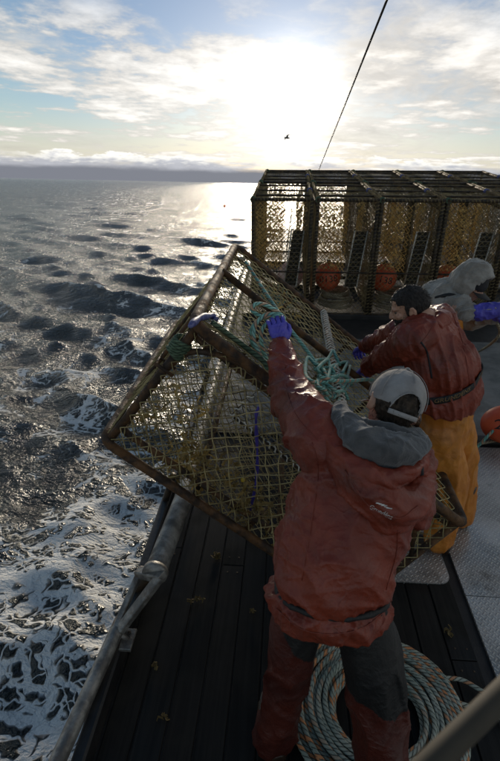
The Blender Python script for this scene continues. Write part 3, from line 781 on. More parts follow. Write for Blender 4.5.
def build_lifted_pot():
    L, T, N = POT_L, POT_T, POT_N
    e = empty('crab_pot', POT_O, 'rusty netted crab pot tipped on its corner over the rail', 'crab pot')
    e.rotation_euler = POT_R.to_euler()
    r = .0235
    def rounded(pts, rad, rr, name, mat_='rust'):
        """closed bar bent round its corners"""
        pts = [Vector(p_) for p_ in pts]; out = []
        for i, p_ in enumerate(pts):
            a = (pts[i-1]-p_).normalized(); b = (pts[(i+1) % len(pts)]-p_).normalized()
            for k in range(6):
                t = k/5; q0 = p_+a*rad; q1 = p_+b*rad
                out.append(q0*(1-t)**2+p_*2*t*(1-t)+q1*t*t)
        m_ = MB(); m_.tube(out, rr, 12, closed=True); return m_.build(name, mat_, e)
    # bottom frame, top frame and the uprights between
    rounded([(0, 0, 0), (L, 0, 0), (L, N, 0), (0, N, 0)], .07, r, 'frame_loop')
    rounded([(0, 0, T), (L, 0, T), (L, N, T), (0, N, T)], .085, r*1.1, 'frame_loop')
    rounded([(.05, .05, .075), (L-.05, .05, .075), (L-.05, N-.05, .075), (.05, N-.05, .075)], .05, r*.75, 'inner_loop')
    rounded([(.035, .035, T-.06), (L-.035, .035, T-.06), (L-.035, N-.035, T-.06), (.035, N-.035, T-.06)], .05, r*.6, 'inner_loop')
    for x in (.028, L-.028):
        for y in (.028, N-.028): bar_obj('upright', (x, y, 0), (x, y, T), r*.9, 'rust', e)
    for x in (L*.35, L*.7): bar_obj('upright', (x, N-.02, 0), (x, N-.02, T), r*.7, 'rust', e)
    for y in (.62, 1.22): bar_obj('upright', (.02, y, 0), (.02, y, T), r*.7, 'rust', e); bar_obj('upright', (L-.02, y, 0), (L-.02, y, T), r*.7, 'rust', e)
    # spreaders of the bottom face
    for x in (L*.33, L*.66): bar_obj('bottom_bar', (x, 0, .0), (x, N, .0), r*.8, 'rust', e)
    # door on the top face: hinge bar and laced door edge seen in the photograph
    bar_obj('door_bar', (0, .94, T+.012), (L, .94, T+.012), r*.95, 'rust', e)
    bar_obj('door_bar', (.86, .03, T+.022), (.86, N, T+.022), r*.85, 'rust', e)
    b = MB(); lacing(b, (.86, .03, T+.022), (.86, N, T+.022), .0055, amp=.027); finish(b.build('lacing', 'lace', e), kind='stuff')
    m_ = MB(); m_.tube(vpath([(.03, .03, T*.62), (.06, .02, T*.82), (.17, .015, T*.93), (.36, .01, T)], 5), .015, 10); m_.build('corner_brace', 'rust', e)
    bar_obj('corner_brace', (L*.52, .02, .02), (L*.60, .30, .02), .015, 'rust', e)
    bar_obj('corner_brace', (L-.30, .02, T), (L-.03, .02, T-.34), .012, 'rust', e)
    for o, ax, ay, ww, hh, sg in (((.03, 0, .03), (1, 0, 0), (0, 0, 1), L-.06, T-.06, .05), ((.03, N, .03), (1, 0, 0), (0, 0, 1), L-.06, T-.06, -.03),
                                  ((0, .03, .03), (0, 1, 0), (0, 0, 1), N-.06, T-.06, -.04), ((L, .03, .03), (0, 1, 0), (0, 0, 1), N-.06, T-.06, .03),
                                  ((.03, .03, T), (1, 0, 0), (0, 1, 0), L-.06, N-.06, .03), ((.03, .03, 0), (1, 0, 0), (0, 1, 0), L-.06, N-.06, .05)):
        b = MB(); net_panel(b, o, ax, ay, ww, hh, .088, .0030, sg, seed=random.random()*9, jit=.2)
        finish(b.build('net', 'net', e, smooth=False), kind='stuff')
    b = MB()
    for a, c in (((.05, .05, .075), (L-.05, .05, .075)), ((.05, .05, .075), (.05, N-.05, .075)), ((.035, .035, T-.06), (L-.035, .035, T-.06)), ((.035, .035, T-.06), (.035, N-.035, T-.06)), ((L-.028, .028, 0), (L-.028, .028, T))):
        lacing(b, a, c, .0036, amp=.019)
    finish(b.build('lacing', 'net', e), kind='stuff')
    # tunnel: eye frame inside and the web ramps leading to it
    ey = tunnel_eye(e, (.50, .42, .30), Vector((.95, 0, -.05)), Vector((.12, .1, 1)), .62, .30, 6, r=.008)
    for o, ax, ay, ww, hh in (((.06, .06, .10), Vector((1, 0, 0)), Vector((0, .80, .42)).normalized(), L-.12, .62), ((.06, N-.1, .10), Vector((1, 0, 0)), Vector((0, -.80, .42)).normalized(), L-.12, .55)):
        b = MB(); net_panel(b, o, ax, ay, ww, hh, .058, .0032, .06, seed=random.random()*9, jit=.3)
        finish(b.build('tunnel_net', 'net_dark', e, smooth=False), kind='stuff')
    a = pot_local(256, 418, y=.10); c = pot_local(250, 512, y=.10)
    pts = vpath([a+Vector((-.02, .02, .05)), a, (a+c)/2+Vector((.02, 0, .01)), c, c+Vector((-.02, .01, -.04))], 6)
    b = MB(); b.tube(pts, [.0075+.003*math.sin(i*1.7) for i in range(len(pts))], 6); b.build('purple_strap', 'purple_strap', e)
    # dried growth caught in the lower web
    b = MB()
    web_tangle(b, (.28, .02, .03), (1.05, .16, .22), 300, 11, .045); web_tangle(b, (.05, .02, .15), (.35, .2, .42), 60, 12, .045); web_tangle(b, (.3, .95, T-.05), (1.2, 1.7, T), 70, 13, .03)
    finish(b.build('dried_growth', 'weed', e, smooth=False), kind='stuff')
    q = pot_local(243, 480, y=.05); b = MB(); b.ball(q, .012, nu=10, nv=6); b.build('yellow_tag', 'yellow_tag', e)
    # rope lashing and tape near the upper left corner
    b = MB()
    for k in range(5):
        z = T-.17+.016*k; b.tube([(.018+.040*math.cos(a_), .028+.040*math.sin(a_), z+.006*math.sin(a_*2+k)) for a_ in np.arange(0, 6.28, .52)], .010, 7, closed=True)
    b.build('rope_lashing', 'olive', e)
    b = MB(); b.tube([(-.02, .0, T-.26), (.07, .0, T-.26), (.07, .07, T-.26), (-.02, .07, T-.26)], .009, 6, closed=True); b.build('shackle', 'rust', e)
    q = [pot_local(u, v, T+.03) for u, v in ((190, 326), (200, 318), (212, 316), (216, 320))]
    b = MB(); b.tube(vpath(q, 4), [.010+.007*abs(math.sin(i*.9)) for i in range(13)], 8); b.build('blue_tape', 'blue_tape', e)
    return e
lifted = build_lifted_pot()

# ------------------------------------------------------------------ ropes
def rope(name, pts, r, mat_, label, cat='rope', group=None, sub=8, n=8, closed=False):
    p_ = vpath(pts, sub, closed); base = p_[0]
    b = MB(); b.tube(p_, r, n, closed=closed); o = b.build(name, mat_, base=base, off=base)
    return finish(o, label, cat, group)

def build_coil():
    """big working coil on the planks behind the near man's feet"""
    g = random.Random(3); c = Vector((.475, 1.43, 0)); r = .0108; b = MB(); pts = []
    nturn = 40; lay = 0
    for t in range(nturn):
        l, k = divmod(t, 10)
        rr = .222+.0215*(k if l % 2 == 0 else 9-k)+g.uniform(-.008, .008)
        ex, ey = g.uniform(-.018, .018), g.uniform(-.018, .018); ph = g.uniform(0, 6.28); dz = g.uniform(0, .008)
        for q in range(30):
            a = 2*math.pi*q/30
            pts.append((c.x+ex+rr*math.cos(a)*1.0, c.y+ey+rr*math.sin(a)*.98, .012+l*.019+dz+.006*math.sin(2*a+ph)))
    # blend successive turns
    pts = [Vector(p_) for p_ in pts]; sm = []
    for i in range(len(pts)):
        w_ = pts[max(0, i-3):i+4]; sm.append(sum(w_, Vector())/len(w_))
    ctr = Vector((c.x, c.y, 0))
    b.tube(sm, r, 8)
    o = b.build('rope_coil', 'coil', base=ctr, off=ctr)
    finish(o, 'large grey green rope coil with orange flecks round the capped man\'s feet', 'rope')
    for k, (pp) in enumerate(([(424, 668), (442, 677), (462, 680), (480, 690), (500, 703), (540, 735)], [(428, 688), (446, 700), (462, 704), (485, 712), (540, 730)])):
        rope('rope_end', [D(u, v, .03) for u, v in pp], .0105, 'coil', ('upper' if k == 0 else 'lower')+' loose rope end running off the deck coil towards the tread plate', group=None)
    # the loose outer loop lying wide of the coil
    rope('rope_loop', [D(u, v, .035) for u, v in ((385, 648), (415, 655), (440, 675), (457, 705), (458, 730), (445, 758), (420, 775), (395, 790))], .0105, 'coil', 'single slack outer loop lying wide of the big deck coil')
build_coil()

def build_hand_ropes():
    # bight hung in the raised glove
    Y = 2.08
    loops = [[(281, 318), (268, 314), (256, 324), (254, 340), (262, 358), (276, 366), (284, 352), (284, 330)],
             [(282, 320), (272, 320), (262, 330), (262, 346), (270, 366), (282, 372), (287, 352)],
             [(280, 322), (262, 318), (251, 332), (256, 352), (272, 374), (286, 376), (288, 348)],
             [(276, 322), (260, 316), (252, 310), (256, 304), (268, 306), (284, 318)]]
    e = empty('rope_bight', P(281, 330, Y), 'teal rope bights gathered in the raised purple glove above the tipped pot', 'rope')
    for k, lp in enumerate(loops):
        b = MB(); pp = [P(u, v, Y+.05+.03*k+.015*math.sin(i*1.3+k)) for i, (u, v) in enumerate(lp)]
        b.tube(vpath(pp, 6, True), .0092, 8, closed=True); b.build('loop', 'teal', e, off=e.location)
    rope('slack_line', [TOP(246, 262, .03), TOP(258, 281, .03), TOP(272, 302, .04), TOP(288, 326, .04), TOP(305, 348, .03), TOP(318, 366, .03)], .0105, 'teal', 'straight teal line from the top corner of the tipped pot down its net')
    g = random.Random(9)
    e2 = empty('rope_tangle', TOP(330, 378, 0), 'teal and orange rope tangle lying on the net of the tipped pot', 'rope')
    for k in range(7):
        cu, cv = g.uniform(314, 340), g.uniform(360, 402); pts = []
        for i in range(9):
            a = i*.8+g.uniform(-.3, .3); rr = g.uniform(6, 19)
            pts.append(TOP(cu+rr*math.cos(a)*.8, cv+rr*math.sin(a), .02+g.uniform(0, .05)))
        b = MB(); b.tube(vpath(pts, 5), .0092, 8); b.build('loop', 'teal', e2, off=e2.location)
    rope('taut_line', [TOP(318, 376, .06), TOP(335, 381, .08), TOP(352, 381, .09), TOP(372, 380, .10), TOP(392, 388, .10)], .0105, 'teal', 'teal rope stretched from the tangle to behind the grey cap')
    rope('teal_tether', [TOP(212, 322, .04), TOP(228, 334, .03), TOP(248, 349, .03), TOP(262, 360, .04), TOP(275, 372, .05)], .0125, 'olive', 'thick olive rope tied at the upper corner of the tipped pot')
build_hand_ropes()

def build_stay():
    a = P(387, 0, 3.6); b = P(318, 172, 11.0); d = (b-a)
    t = (0.0-a.z)/d.z if d.z < 0 else 1.02
    end = a+d*min(max(t, 1.0), 1.3); top = a-d*.9
    o = MB(); o.tube([end, top], .0075, 8)
    finish(o.build('stay_wire', 'wire', base=end, off=end), 'thin dark mast stay wire rising behind the stacked pots', 'wire')
build_stay()

# ------------------------------------------------------------------ people
def head_parts(mb, Mx, s=1.0):
    """skull, jaw, nose, brow, ears, in head space: +Y face, +Z up"""
    rot = Mx.to_3x3(); at = lambda x, y, z: Mx @ Vector((x*s, y*s, z*s))
    mb.ball(at(0, -.012, .028), (.076*s, .096*s, .092*s), rot)
    mb.ball(at(0, .022, -.030), (.062*s, .070*s, .082*s), rot)
    mb.ball(at(0, .048, -.078), (.036*s, .036*s, .030*s), rot)           # chin
    mb.ball(at(0, .076, .022), (.052*s, .014*s, .012*s), rot)            # brow
    mb.tube([at(0, .080, .018), at(0, .098, -.008), at(0, .104, -.024), at(0, .088, -.034)], [.008*s, .012*s, .0155*s, .010*s], 10)
    for sx in (-1, 1):
        mb.ball(at(sx*.038, .062, -.018), (.022*s, .02*s, .02*s), rot)   # cheek
        mb.ball(at(sx*.014, .093, -.030), (.010*s, .010*s, .008*s), rot)
        mb.ball(at(sx*.077, -.012, -.008), (.011*s, .022*s, .033*s), rot)
        mb.tube([at(sx*.080, .004, -.03), at(sx*.088, -.012, -.032), at(sx*.090, -.026, -.006), at(sx*.088, -.016, .022), at(sx*.080, .002, .02)], .006*s, 8)
    mb.ball(at(0, .080, -.052), (.024*s, .012*s, .007*s), rot); mb.ball(at(0, .079, -.062), (.021*s, .012*s, .007*s), rot)   # lips
def eyes(parent, Mx, base, s=1.0):
    for sx in (-1, 1):
        b = MB(); b.ball(Mx @ Vector((sx*.031*s, .0695*s, .004*s)), .0105*s, nu=12, nv=8); b.build('eye', 'eye', parent, off=base)

def hand_mesh(Mx, mirror=1, curl=.9, s=1.0, fat=1.12, cuff=.10, spread=.0):
    """gloved hand: wrist at origin, fingers +Y, palm -Z, thumb towards +X*mirror"""
    b = MB(); A = lambda x, y, z: Mx @ Vector((x*mirror*s, y*s, z*s))
    rot = Mx.to_3x3()
    loft(b, [(A(0, -cuff, 0), .040*s, .034*s), (A(0, -.03, 0), .034*s, .026*s), (A(0, .01, 0), .034*s, .021*s), (A(0, .05, -.002), .044*s, .019*s), (A(0, .088, -.004), .044*s, .017*s)], rot @ Vector((1, 0, 0)), 18, 4)
    for x, L, r in ((.035, .072, .0092), (.0117, .080, .0096), (-.0122, .074, .0092), (-.035, .060, .0084)):
        p_ = Vector((x, .085, -.003)); ang = .12; pts = [p_-Vector((0, .02, 0)), p_.copy()]
        for k, fr in enumerate((.45, .32, .26)):
            ang += curl*(.75, 1.0, .7)[k]; p_ = p_+Vector((spread*x*2, math.cos(ang), -math.sin(ang)))*(L*fr); pts.append(p_.copy())
        limb(b, [A(*q) for q in pts], [r*fat*s, r*fat*s, r*fat*s, r*.95*fat*s, r*.85*fat*s], 10, 4)
    th = [Vector((.030, .018, -.004)), Vector((.050, .040, -.014)), Vector((.056, .068, -.028)), Vector((.046, .090, -.040*min(1.3, .4+curl)))]
    limb(b, [A(*q) for q in th], [.014*fat*s, .0125*fat*s, .011*fat*s, .0095*fat*s], 10, 4)
    me = fuse(b, .0026*s, 1)
    return displace(me, folds(drag((.3, .4, .8), 60, 18, .0016, 2.), drag((.8, .1, .3), 45, 14, .0014, 6.)))

def cap_parts(parent, base, Mx, s, mat_, brim_mat, opening=True):
    """baseball cap: six-panel crown with rear opening and strap, seams, button, brim"""
    rx, ry, rz = .090*s, .112*s, .100*s; nu, nv = 72, 26; z_lo = -.012*s
    vs_, fs = [], []; at = lambda x, y, z: Mx @ Vector((x, y, z))
    cz = .030*s
    def pt(a, t, k=1.0):
        return Vector((rx*k*math.sin(t)*math.sin(a), ry*k*math.sin(t)*math.cos(a)-.010*s, cz+rz*k*math.cos(t)))
    tmax = 1.83
    for j in range(nv+1):
        for i in range(nu): vs_.append(Mx @ pt(2*math.pi*i/nu, max(.001, tmax*j/nv)))
    for j in range(nv):
        for i in range(nu):
            a = (i+.5)*2*math.pi/nu; t = tmax*(j+.5)/nv; back = math.pi-abs(a-math.pi) if False else abs(a-math.pi)
            if opening:
                q = pt(a, t); hx = q.x/(.047*s); hz = (q.z-(-.004*s))/(.062*s)
                if q.y < 0 and (hx*hx+hz*hz < 1 if hz > 0 else abs(hx) < 1) and back < 1.2: continue
            k = (i+1) % nu; fs.append((j*nu+i, (j+1)*nu+i, (j+1)*nu+k, j*nu+k))
    m_ = MB(); m_.add(vs_, fs)
    me = with_mod(m_.mesh(), ('WELD', dict(merge_threshold=.0005)), ('SOLIDIFY', dict(thickness=.0035, offset=1.0)), ('SUBSURF', dict(levels=1)))
    displace(me, lambda c: .0016*mnoise.noise(c*38)+.001*mnoise.noise(c*90))
    crown = link('cap', shift(me, base), mat_, parent)
    for k in range(6):
        a = math.pi*(k+.0)/3+math.pi; b = MB()
        b.tube([Mx @ pt(a, tt, 1.045) for tt in np.linspace(.03, 1.70 if not (opening and k == 0) else .93, 22)], .0013*s, 6); b.build('seam', mat_, crown, off=base)
    b = MB(); b.ball(Mx @ pt(0, 0, 1.05), (.008*s, .008*s, .005*s), Mx.to_3x3(), 12, 8); b.build('cap_button', mat_, crown, off=base)
    if opening:
        # piping round the arch and the strap under it
        b = MB(); pts = []
        for k in range(19):
            an = math.pi*k/18; x = .049*s*math.cos(an); z = -.006*s+.064*s*math.sin(an)
            rr = math.sqrt(max(0, 1-((z-cz)/rz)**2)); yy = -ry*math.sqrt(max(0, rr*rr-(x/rx)**2))-.010*s
            pts.append(Mx @ Vector((x*1.02, yy*1.05, z)))
        b.tube(pts, .0022*s, 6); b.build('piping', mat_, crown, off=base)
        b = MB(); pts = []
        for sgn in (0, 1):
            for k in range(15):
                an = (k/14-.5)*1.25; pts.append(Mx @ Vector((rx*.99*math.sin(an), -ry*.99*math.cos(an)-.010*s, (-.026+.016*sgn)*s)))
        q = MB(); q.add(pts, [(k, k+1, 16+k, 15+k) for k in range(14)]); me = with_mod(q.mesh(), ('SOLIDIFY', dict(thickness=.003)))
        link('strap', shift(me, base), mat_, crown)
    # brim
    q = MB(); vs_ = []; nn = 20
    for j in range(6):
        for i in range(nn+1):
            a = (i/nn-.5)*2.0; ext = j/5*.072*s*math.cos(a*.78)**.6
            x = rx*math.sin(a)*(1.0); y = ry*math.cos(a)-.010*s+ext
            vs_.append(Mx @ Vector((x, y, -.004*s-.10*ext-(x*x)*2.2/s*(.4+j/8))))
    q.add(vs_, [(j*(nn+1)+i, j*(nn+1)+i+1, (j+1)*(nn+1)+i+1, (j+1)*(nn+1)+i) for j in range(5) for i in range(nn)])
    me = with_mod(q.mesh(), ('SOLIDIFY', dict(thickness=.004, offset=0)), ('SUBSURF', dict(levels=1)))
    link('brim', shift(me, base), brim_mat, crown)
    return crown

def hair_shell(parent, base, Mx, s, mat_, keep, k=1.06, amp=.006, name='hair', ctr=(0, -.012, .024), rad=(.078, .098, .092)):
    m_ = MB(); m_.ball((0, 0, 0), (rad[0]*s*k, rad[1]*s*k, rad[2]*s*k), nu=72, nv=44)
    vs_ = [Vector(v)+Vector(ctr)*s for v in m_.v]; fs = [f for f in m_.f if keep(sum((vs_[i] for i in f), Vector())/len(f)/s)]
    q = MB(); q.add([Mx @ v for v in vs_], fs)
    me = with_mod(q.mesh(), ('SOLIDIFY', dict(thickness=.012*s, offset=-1.)), ('SUBSURF', dict(levels=1)))
    inv = Mx.inverted().to_3x3()
    def fn(c):
        p_ = inv @ c; return amp*(mnoise.noise(Vector((p_.x*150, p_.y*150, p_.z*45)))+.7*mnoise.noise(p_*60))
    displace(me, fn); return link(name, shift(me, base), mat_, parent)

def boots(parent, base, ank, toe, mat_='boot'):
    b = MB(); a = Vector(ank); d = Vector(toe); d.z = 0; d.normalize()
    loft(b, [(Vector((a.x, a.y, a.z+.22)), .062, .066), (Vector((a.x, a.y, a.z+.08)), .052, .058), (Vector((a.x, a.y, a.z)), .046, .056)], d.cross(Vector((0, 0, 1))), 18)
    q = Vector((a.x, a.y, 0))
    loft(b, [(q-d*.075+Vector((0, 0, .048)), .036, .040), (q-d*.03+Vector((0, 0, .055)), .042, .052), (q+d*.06+Vector((0, 0, .046)), .044, .042), (q+d*.13+Vector((0, 0, .038)), .048, .033), (q+d*.19+Vector((0, 0, .032)), .034, .024)], d.cross(Vector((0, 0, 1))), 18)
    me = fuse(b, .007, 4)
    for v in me.vertices: v.co.z = max(v.co.z, .006)
    return link('boot', shift(me, base), mat_, parent)

def sharp(v): return ((1-min(1., abs(v)*2.9))**1.7-.22)*.75
def sleeve_folds(a, b, lam=.045, amp=.007, seed=0.):
    """cross folds that spiral and break along a sleeve or trouser leg"""
    a, b = Vector(a), Vector(b); d = (b-a); L = d.length; d.normalize(); e1 = d.orthogonal().normalized(); e2 = d.cross(e1)
    def fn(c):
        s = (c-a).dot(d)
        if s < -.06 or s > L+.05: return 0
        rv = c-a-d*s; rad = rv.length
        if rad > .16: return 0
        w_ = min(1, max(0, (s+.06)/.08))*min(1, max(0, (.16-rad)/.04))
        x, y = rv.dot(e1)/max(rad, .01), rv.dot(e2)/max(rad, .01)
        t = s/lam
        n1 = mnoise.noise(Vector((t*.42+x*.8+seed, x*.55, y*.55+seed))); n2 = mnoise.noise(Vector((t*.8-y*.9, x*.8+seed, y*.8)))
        return w_*amp*(2.1*sharp(n1)+1.0*sharp(n2))
    return fn
def drag(direction, across, along, amp, seed=0., mask=None):
    """long folds running along a direction"""
    d = Vector(direction).normalized(); e1 = d.orthogonal().normalized(); e2 = d.cross(e1)
    def fn(c):
        wv = mnoise.noise(c*3.1+Vector((seed, 0, 0)))*.06
        n1 = mnoise.noise(Vector(((c.dot(e1)+wv)*across, (c.dot(e2)+wv)*across, c.dot(d)*along+seed)))
        k = 1. if mask is None else mask(c)
        return amp*k*sharp(n1)*1.7
    return fn
def folds(*fns):
    return lambda c: sum(f(c) for f in fns)
def drape(s, amp, seed, ctr=.45): return lambda c: amp*(ridge(c, s, seed)-ctr)

def on_surface(owners, base, px):
    """points where sight lines meet the garments"""
    out = []
    for u, v in px:
        dr = ray(u, v).normalized(); best = None
        for ob in owners:
            ok, loc, nn, _ = ob.ray_cast(EYE-base, dr)
            if ok and (best is None or (loc+base-EYE).length < best[1]): best = (loc+nn*.001, (loc+base-EYE).length)
        if best: out.append(best[0])
    return out
def seam(owner, owners, base, px, r=.0015, mat_='red_oil', name='seam'):
    dense = catmull(px, 8); pts = on_surface(owners, base, [tuple(p_) for p_ in dense])
    runs = [[]]
    for p_ in pts:
        if runs[-1] and (p_-runs[-1][-1]).length > .05: runs.append([])
        runs[-1].append(p_)
    for rn in runs:
        if len(rn) > 3: b = MB(); b.tube(rn, r, 6); b.build(name, mat_, owner)
def strands(owner, mat_, n, length, Mx, seed=1, r=.0011, zmax=9., off=Vector()):
    """short hair combed back over a hair shell"""
    g = random.Random(seed); me = owner.data; b = MB(); back = Mx.to_3x3() @ Vector((0, -.7, -.5)); k = len(me.vertices); inv_ = Mx.inverted() if zmax < 9 else None
    for _ in range(n):
        v = me.vertices[g.randrange(k)]
        if inv_ is not None and (inv_ @ (v.co+off)).z > zmax: continue
        d = (v.normal*.75+back*.6+Vector((g.gauss(0, .3), g.gauss(0, .3), g.gauss(0, .3)))).normalized()
        L = length*g.uniform(.5, 1.3); q = d.orthogonal().normalized()*r; q2 = d.cross(q)
        p0 = v.co-v.normal*.003; p1 = p0+d*L*.6; p2 = p0+d*L+back*L*.35
        b.add([p0+q, p0-q*.5+q2*.87, p0-q*.5-q2*.87, p1+q*.7, p1-q*.35+q2*.6, p1-q*.35-q2*.6, p2], [(0, 1, 4, 3), (1, 2, 5, 4), (2, 0, 3, 5), (3, 4, 6), (4, 5, 6), (5, 3, 6)])
    finish(b.build('hair_strands', mat_, owner), kind='stuff')

# ---- near fisherman, back to us, left arm raised to the rope
def near_man():
    pel = P(328, 592, 1.25); che = P(352, 505, 1.38); nek = P(386, 436, 1.50); hed = P(393, 406, 1.545)
    lsh = P(318, 437, 1.47); lel = P(289, 388, 1.80); lwr = P(281, 350, 2.02)
    rsh = P(404, 456, 1.45); rel = P(411, 510, 1.57); rwr = P(385, 500, 1.84)
    lhp = P(302, 612, 1.24); lkn = P(287, 685, 1.26); lan = Vector((D(274, 735).x, 1.27, .12))
    rhp = P(362, 616, 1.21); rkn = P(378, 704, 1.16); ran = Vector((P(384, 790, 1.10).x, 1.08, .12))
    base = Vector((pel.x, 1.18, 0)); X = Vector((1, -.05, 0))
    HM = frame((-.16, .90, -.36), (.34, .22, .92), hed)
    b = MB(); head_parts(b, HM)
    limb(b, [nek+Vector((0, -.03, -.10)), nek, hed+Vector((0, -.01, -.03))], [.075, .062, .058])
    loft(b, [(pel, .14, .10), ((pel+che)/2, .13, .095), (che, .15, .105), (nek+Vector((0, -.02, -.07)), .13, .08)], X)
    for ps, rs in (([lsh, lel, lwr], [.05, .042, .03]), ([rsh, rel, rwr], [.05, .042, .03]), ([lhp, lkn, lan], [.08, .058, .04]), ([rhp, rkn, ran], [.08, .058, .04])): limb(b, ps, rs)
    body = link('person', shift(fuse(b, .0055, 4), base), 'skin', base=base)
    finish(body, 'fisherman in red jacket and grey cap, seen from behind, raising an arm', 'person')
    eyes(body, HM, base)
    # trousers
    b = MB()
    loft(b, [(pel+Vector((.0, .01, .12)), .14, .105), (pel, .148, .115), (pel+Vector((0, 0, -.10)), .150, .115)], X)
    limb(b, [lhp+Vector((0, 0, .03)), (lhp+lkn)/2+Vector((-.01, 0, 0)), lkn, (lkn+lan)/2+Vector((0, -.01, 0)), lan+Vector((0, 0, -.02))], [.088, .092, .082, .080, .084])
    limb(b, [rhp+Vector((0, 0, .03)), (rhp+rkn)/2+Vector((.01, 0, 0)), rkn, (rkn+ran)/2+Vector((0, -.01, 0)), ran+Vector((0, 0, -.02))], [.090, .102, .098, .094, .096])
    me = fuse(b, .007, 6)
    displace(me, folds(drag((0, .1, 1), 9, 2., .009, 3.), sleeve_folds(lkn+Vector((0, 0, .2)), lan, .11, .010, 4), sleeve_folds(rkn+Vector((0, 0, .2)), ran, .11, .010, 6)))
    tr = link('trousers', shift(me, base), 'red_dark', body)
    # black reinforced seat and inner thighs: faces of the same cloth panel
    tr.data.materials.append(M['black_oil'])
    for p_ in tr.data.polygons:
        c = p_.center+base
        t = (c.z-lkn.z)/(lhp.z-lkn.z)
        zb = float(np.interp(c.x, [lhp.x-.12, lhp.x, (lhp.x+rhp.x)/2, rhp.x-.06, rhp.x+.05, rhp.x+.12], [.95, .76, .64, .64, .62, .57]))+.02*mnoise.noise(c*6)
        if c.z > zb: p_.material_index = 1
    boots(body, base, lan-Vector((0, 0, .0)), (-.25, 1, 0)); boots(body, base, ran, (.2, 1, 0))
    # jacket: torso and both sleeves in one cloth
    b = MB()
    hem = P(329, 601, 1.235)
    loft(b, [(hem+Vector((.0, -.005, -.03)), .206, .158), (hem+Vector((.0, 0, .02)), .208, .160), (hem+Vector((.002, .006, .060)), .172, .132), (hem+Vector((.004, .014, .105)), .194, .156), (P(334, 552, 1.29), .196, .160), (che+Vector((.004, 0, 0)), .204, .158), (P(366, 470, 1.44), .196, .142), (nek+Vector((-.01, -.02, -.045)), .15, .105), (nek+Vector((0, 0, .0)), .085, .075)], X, 36)
    limb(b, [P(350, 470, 1.44), lsh, (lsh*.45+lel*.55), lel, (lel+lwr)/2, lwr], [.115, .108, .088, .078, .066, .052])
    limb(b, [P(395, 480, 1.44), rsh, (rsh+rel)/2+Vector((.012, 0, 0)), rel, (rel+rwr)/2, rwr], [.10, .085, .076, .070, .060, .05])
    me = fuse(b, .0065, 5)
    up_arm = sleeve_folds(lsh+(lsh-lel)*.05, lwr, .062, .0105, 1.7); r_arm = sleeve_folds(rsh, rel, .06, .008, 5.)
    low = lambda c: max(0., 1-abs(c.z-(hem.z+.04))/.14); upm = lambda c: min(1, max(0, (1.50-c.z)/.08))
    tor = folds(drag((.55, .1, -.8), 8, 1.6, .013, 2., upm), drag((.75, .1, -.5), 17, 3.5, .005, 5., upm), drag((.1, .2, 1), 26, 4, .0075, 8., low), drag((1, 0, -.15), 20, 3., .005, 4., lambda c: max(0., 1-abs(c.z-(hem.z+.17))/.10)))
    displace(me, folds(up_arm, r_arm, tor))
    jk = link('jacket', shift(me, base), 'red_oil', body)
    # elastic waist: black ring added as the shadow crease above the hem skirt
    bw = hem+Vector((.006, .006, .060)); ring = []
    for k in range(40):
        a = 2*math.pi*k/40; ca, sa = math.cos(a), math.sin(a)
        rr = Vector((math.copysign(abs(ca)**.87, ca)*.180, math.copysign(abs(sa)**.87, sa)*.139, .003*math.sin(5*a)))
        ring.append(bw+Matrix.Rotation(R(-9), 3, 'X') @ rr+Vector((ca*.004, 0, 0)))
    b = MB(); b.tube(ring, [.011+.002*math.sin(i*2.1) for i in range(40)], 8, closed=True); me = b.mesh(off=base); link('waist_shade', me, 'black_oil', jk)
    # wrist cuff
    d = (lwr-lel).normalized(); b = MB(); limb(b, [lwr-d*.03, lwr+d*.012], [.056, .052], 20); me = fuse(b, .004, 2); displace(me, drape((40, 40, 40), .003, 1.)); link('cuff', shift(me, base), 'red_oil', jk)
    # red hood thrown back
    b = MB()
    limb(b, [P(320, 412, 1.52), P(335, 444, 1.40), P(362, 485, 1.295), P(392, 505, 1.27), P(412, 498, 1.32), P(422, 462, 1.45)], [.040, .056, .068, .070, .056, .038], 24)
    limb(b, [P(316, 406, 1.53), P(326, 436, 1.40), P(352, 464, 1.30), P(390, 477, 1.27), P(415, 470, 1.32), P(425, 450, 1.44)], [.018, .022, .026, .028, .024, .018], 16)
    limb(b, [P(350, 478, 1.30), P(374, 515, 1.255), P(398, 522, 1.255), P(414, 508, 1.30)], [.025, .032, .034, .025], 16)
    me = fuse(b, .0065, 5)
    displace(me, folds(drag((.85, 0, -.45), 15, 3., .010, 4.), drag((.6, .2, -.7), 30, 6., .0035, 7.)))
    hd = link('jacket_hood', shift(me, base), 'red_oil', jk)
    b = MB(); q = P(421, 466, 1.315); b.tube([q, q+Vector((.004, -.006, -.028))], .008, 8); b.build('toggle', 'black_print', hd, off=base)
    # grey fleece hood inside it
    b = MB()
    limb(b, [P(341, 410, 1.50), P(347, 426, 1.42), P(367, 443, 1.35), P(394, 451, 1.335), P(413, 450, 1.38), P(420, 442, 1.46)], [.026, .044, .054, .054, .042, .028], 24)
    limb(b, [P(350, 425, 1.45), P(385, 440, 1.42), P(412, 440, 1.44)], [.04, .055, .04], 20)
    me = fuse(b, .006, 5); displace(me, folds(drag((.9, 0, -.3), 13, 3., .009, 11.), drag((.3, .5, -.8), 22, 6., .004, 3.)))
    link('fleece_hood', shift(me, base), 'fleece', jk)
    # print on the back
    cc = P(383, 509, 1.2); tm = text_mesh('Grundéns', .020)
    ax = (P(395, 514, 1.27)-P(371, 502, 1.27)).normalized(); ay = Vector((0, .25, .97)); ay = (ay-ax*ay.dot(ax)).normalized(); nz = ax.cross(ay)
    dg = bpy.context.evaluated_depsgraph_get(); dg.update()
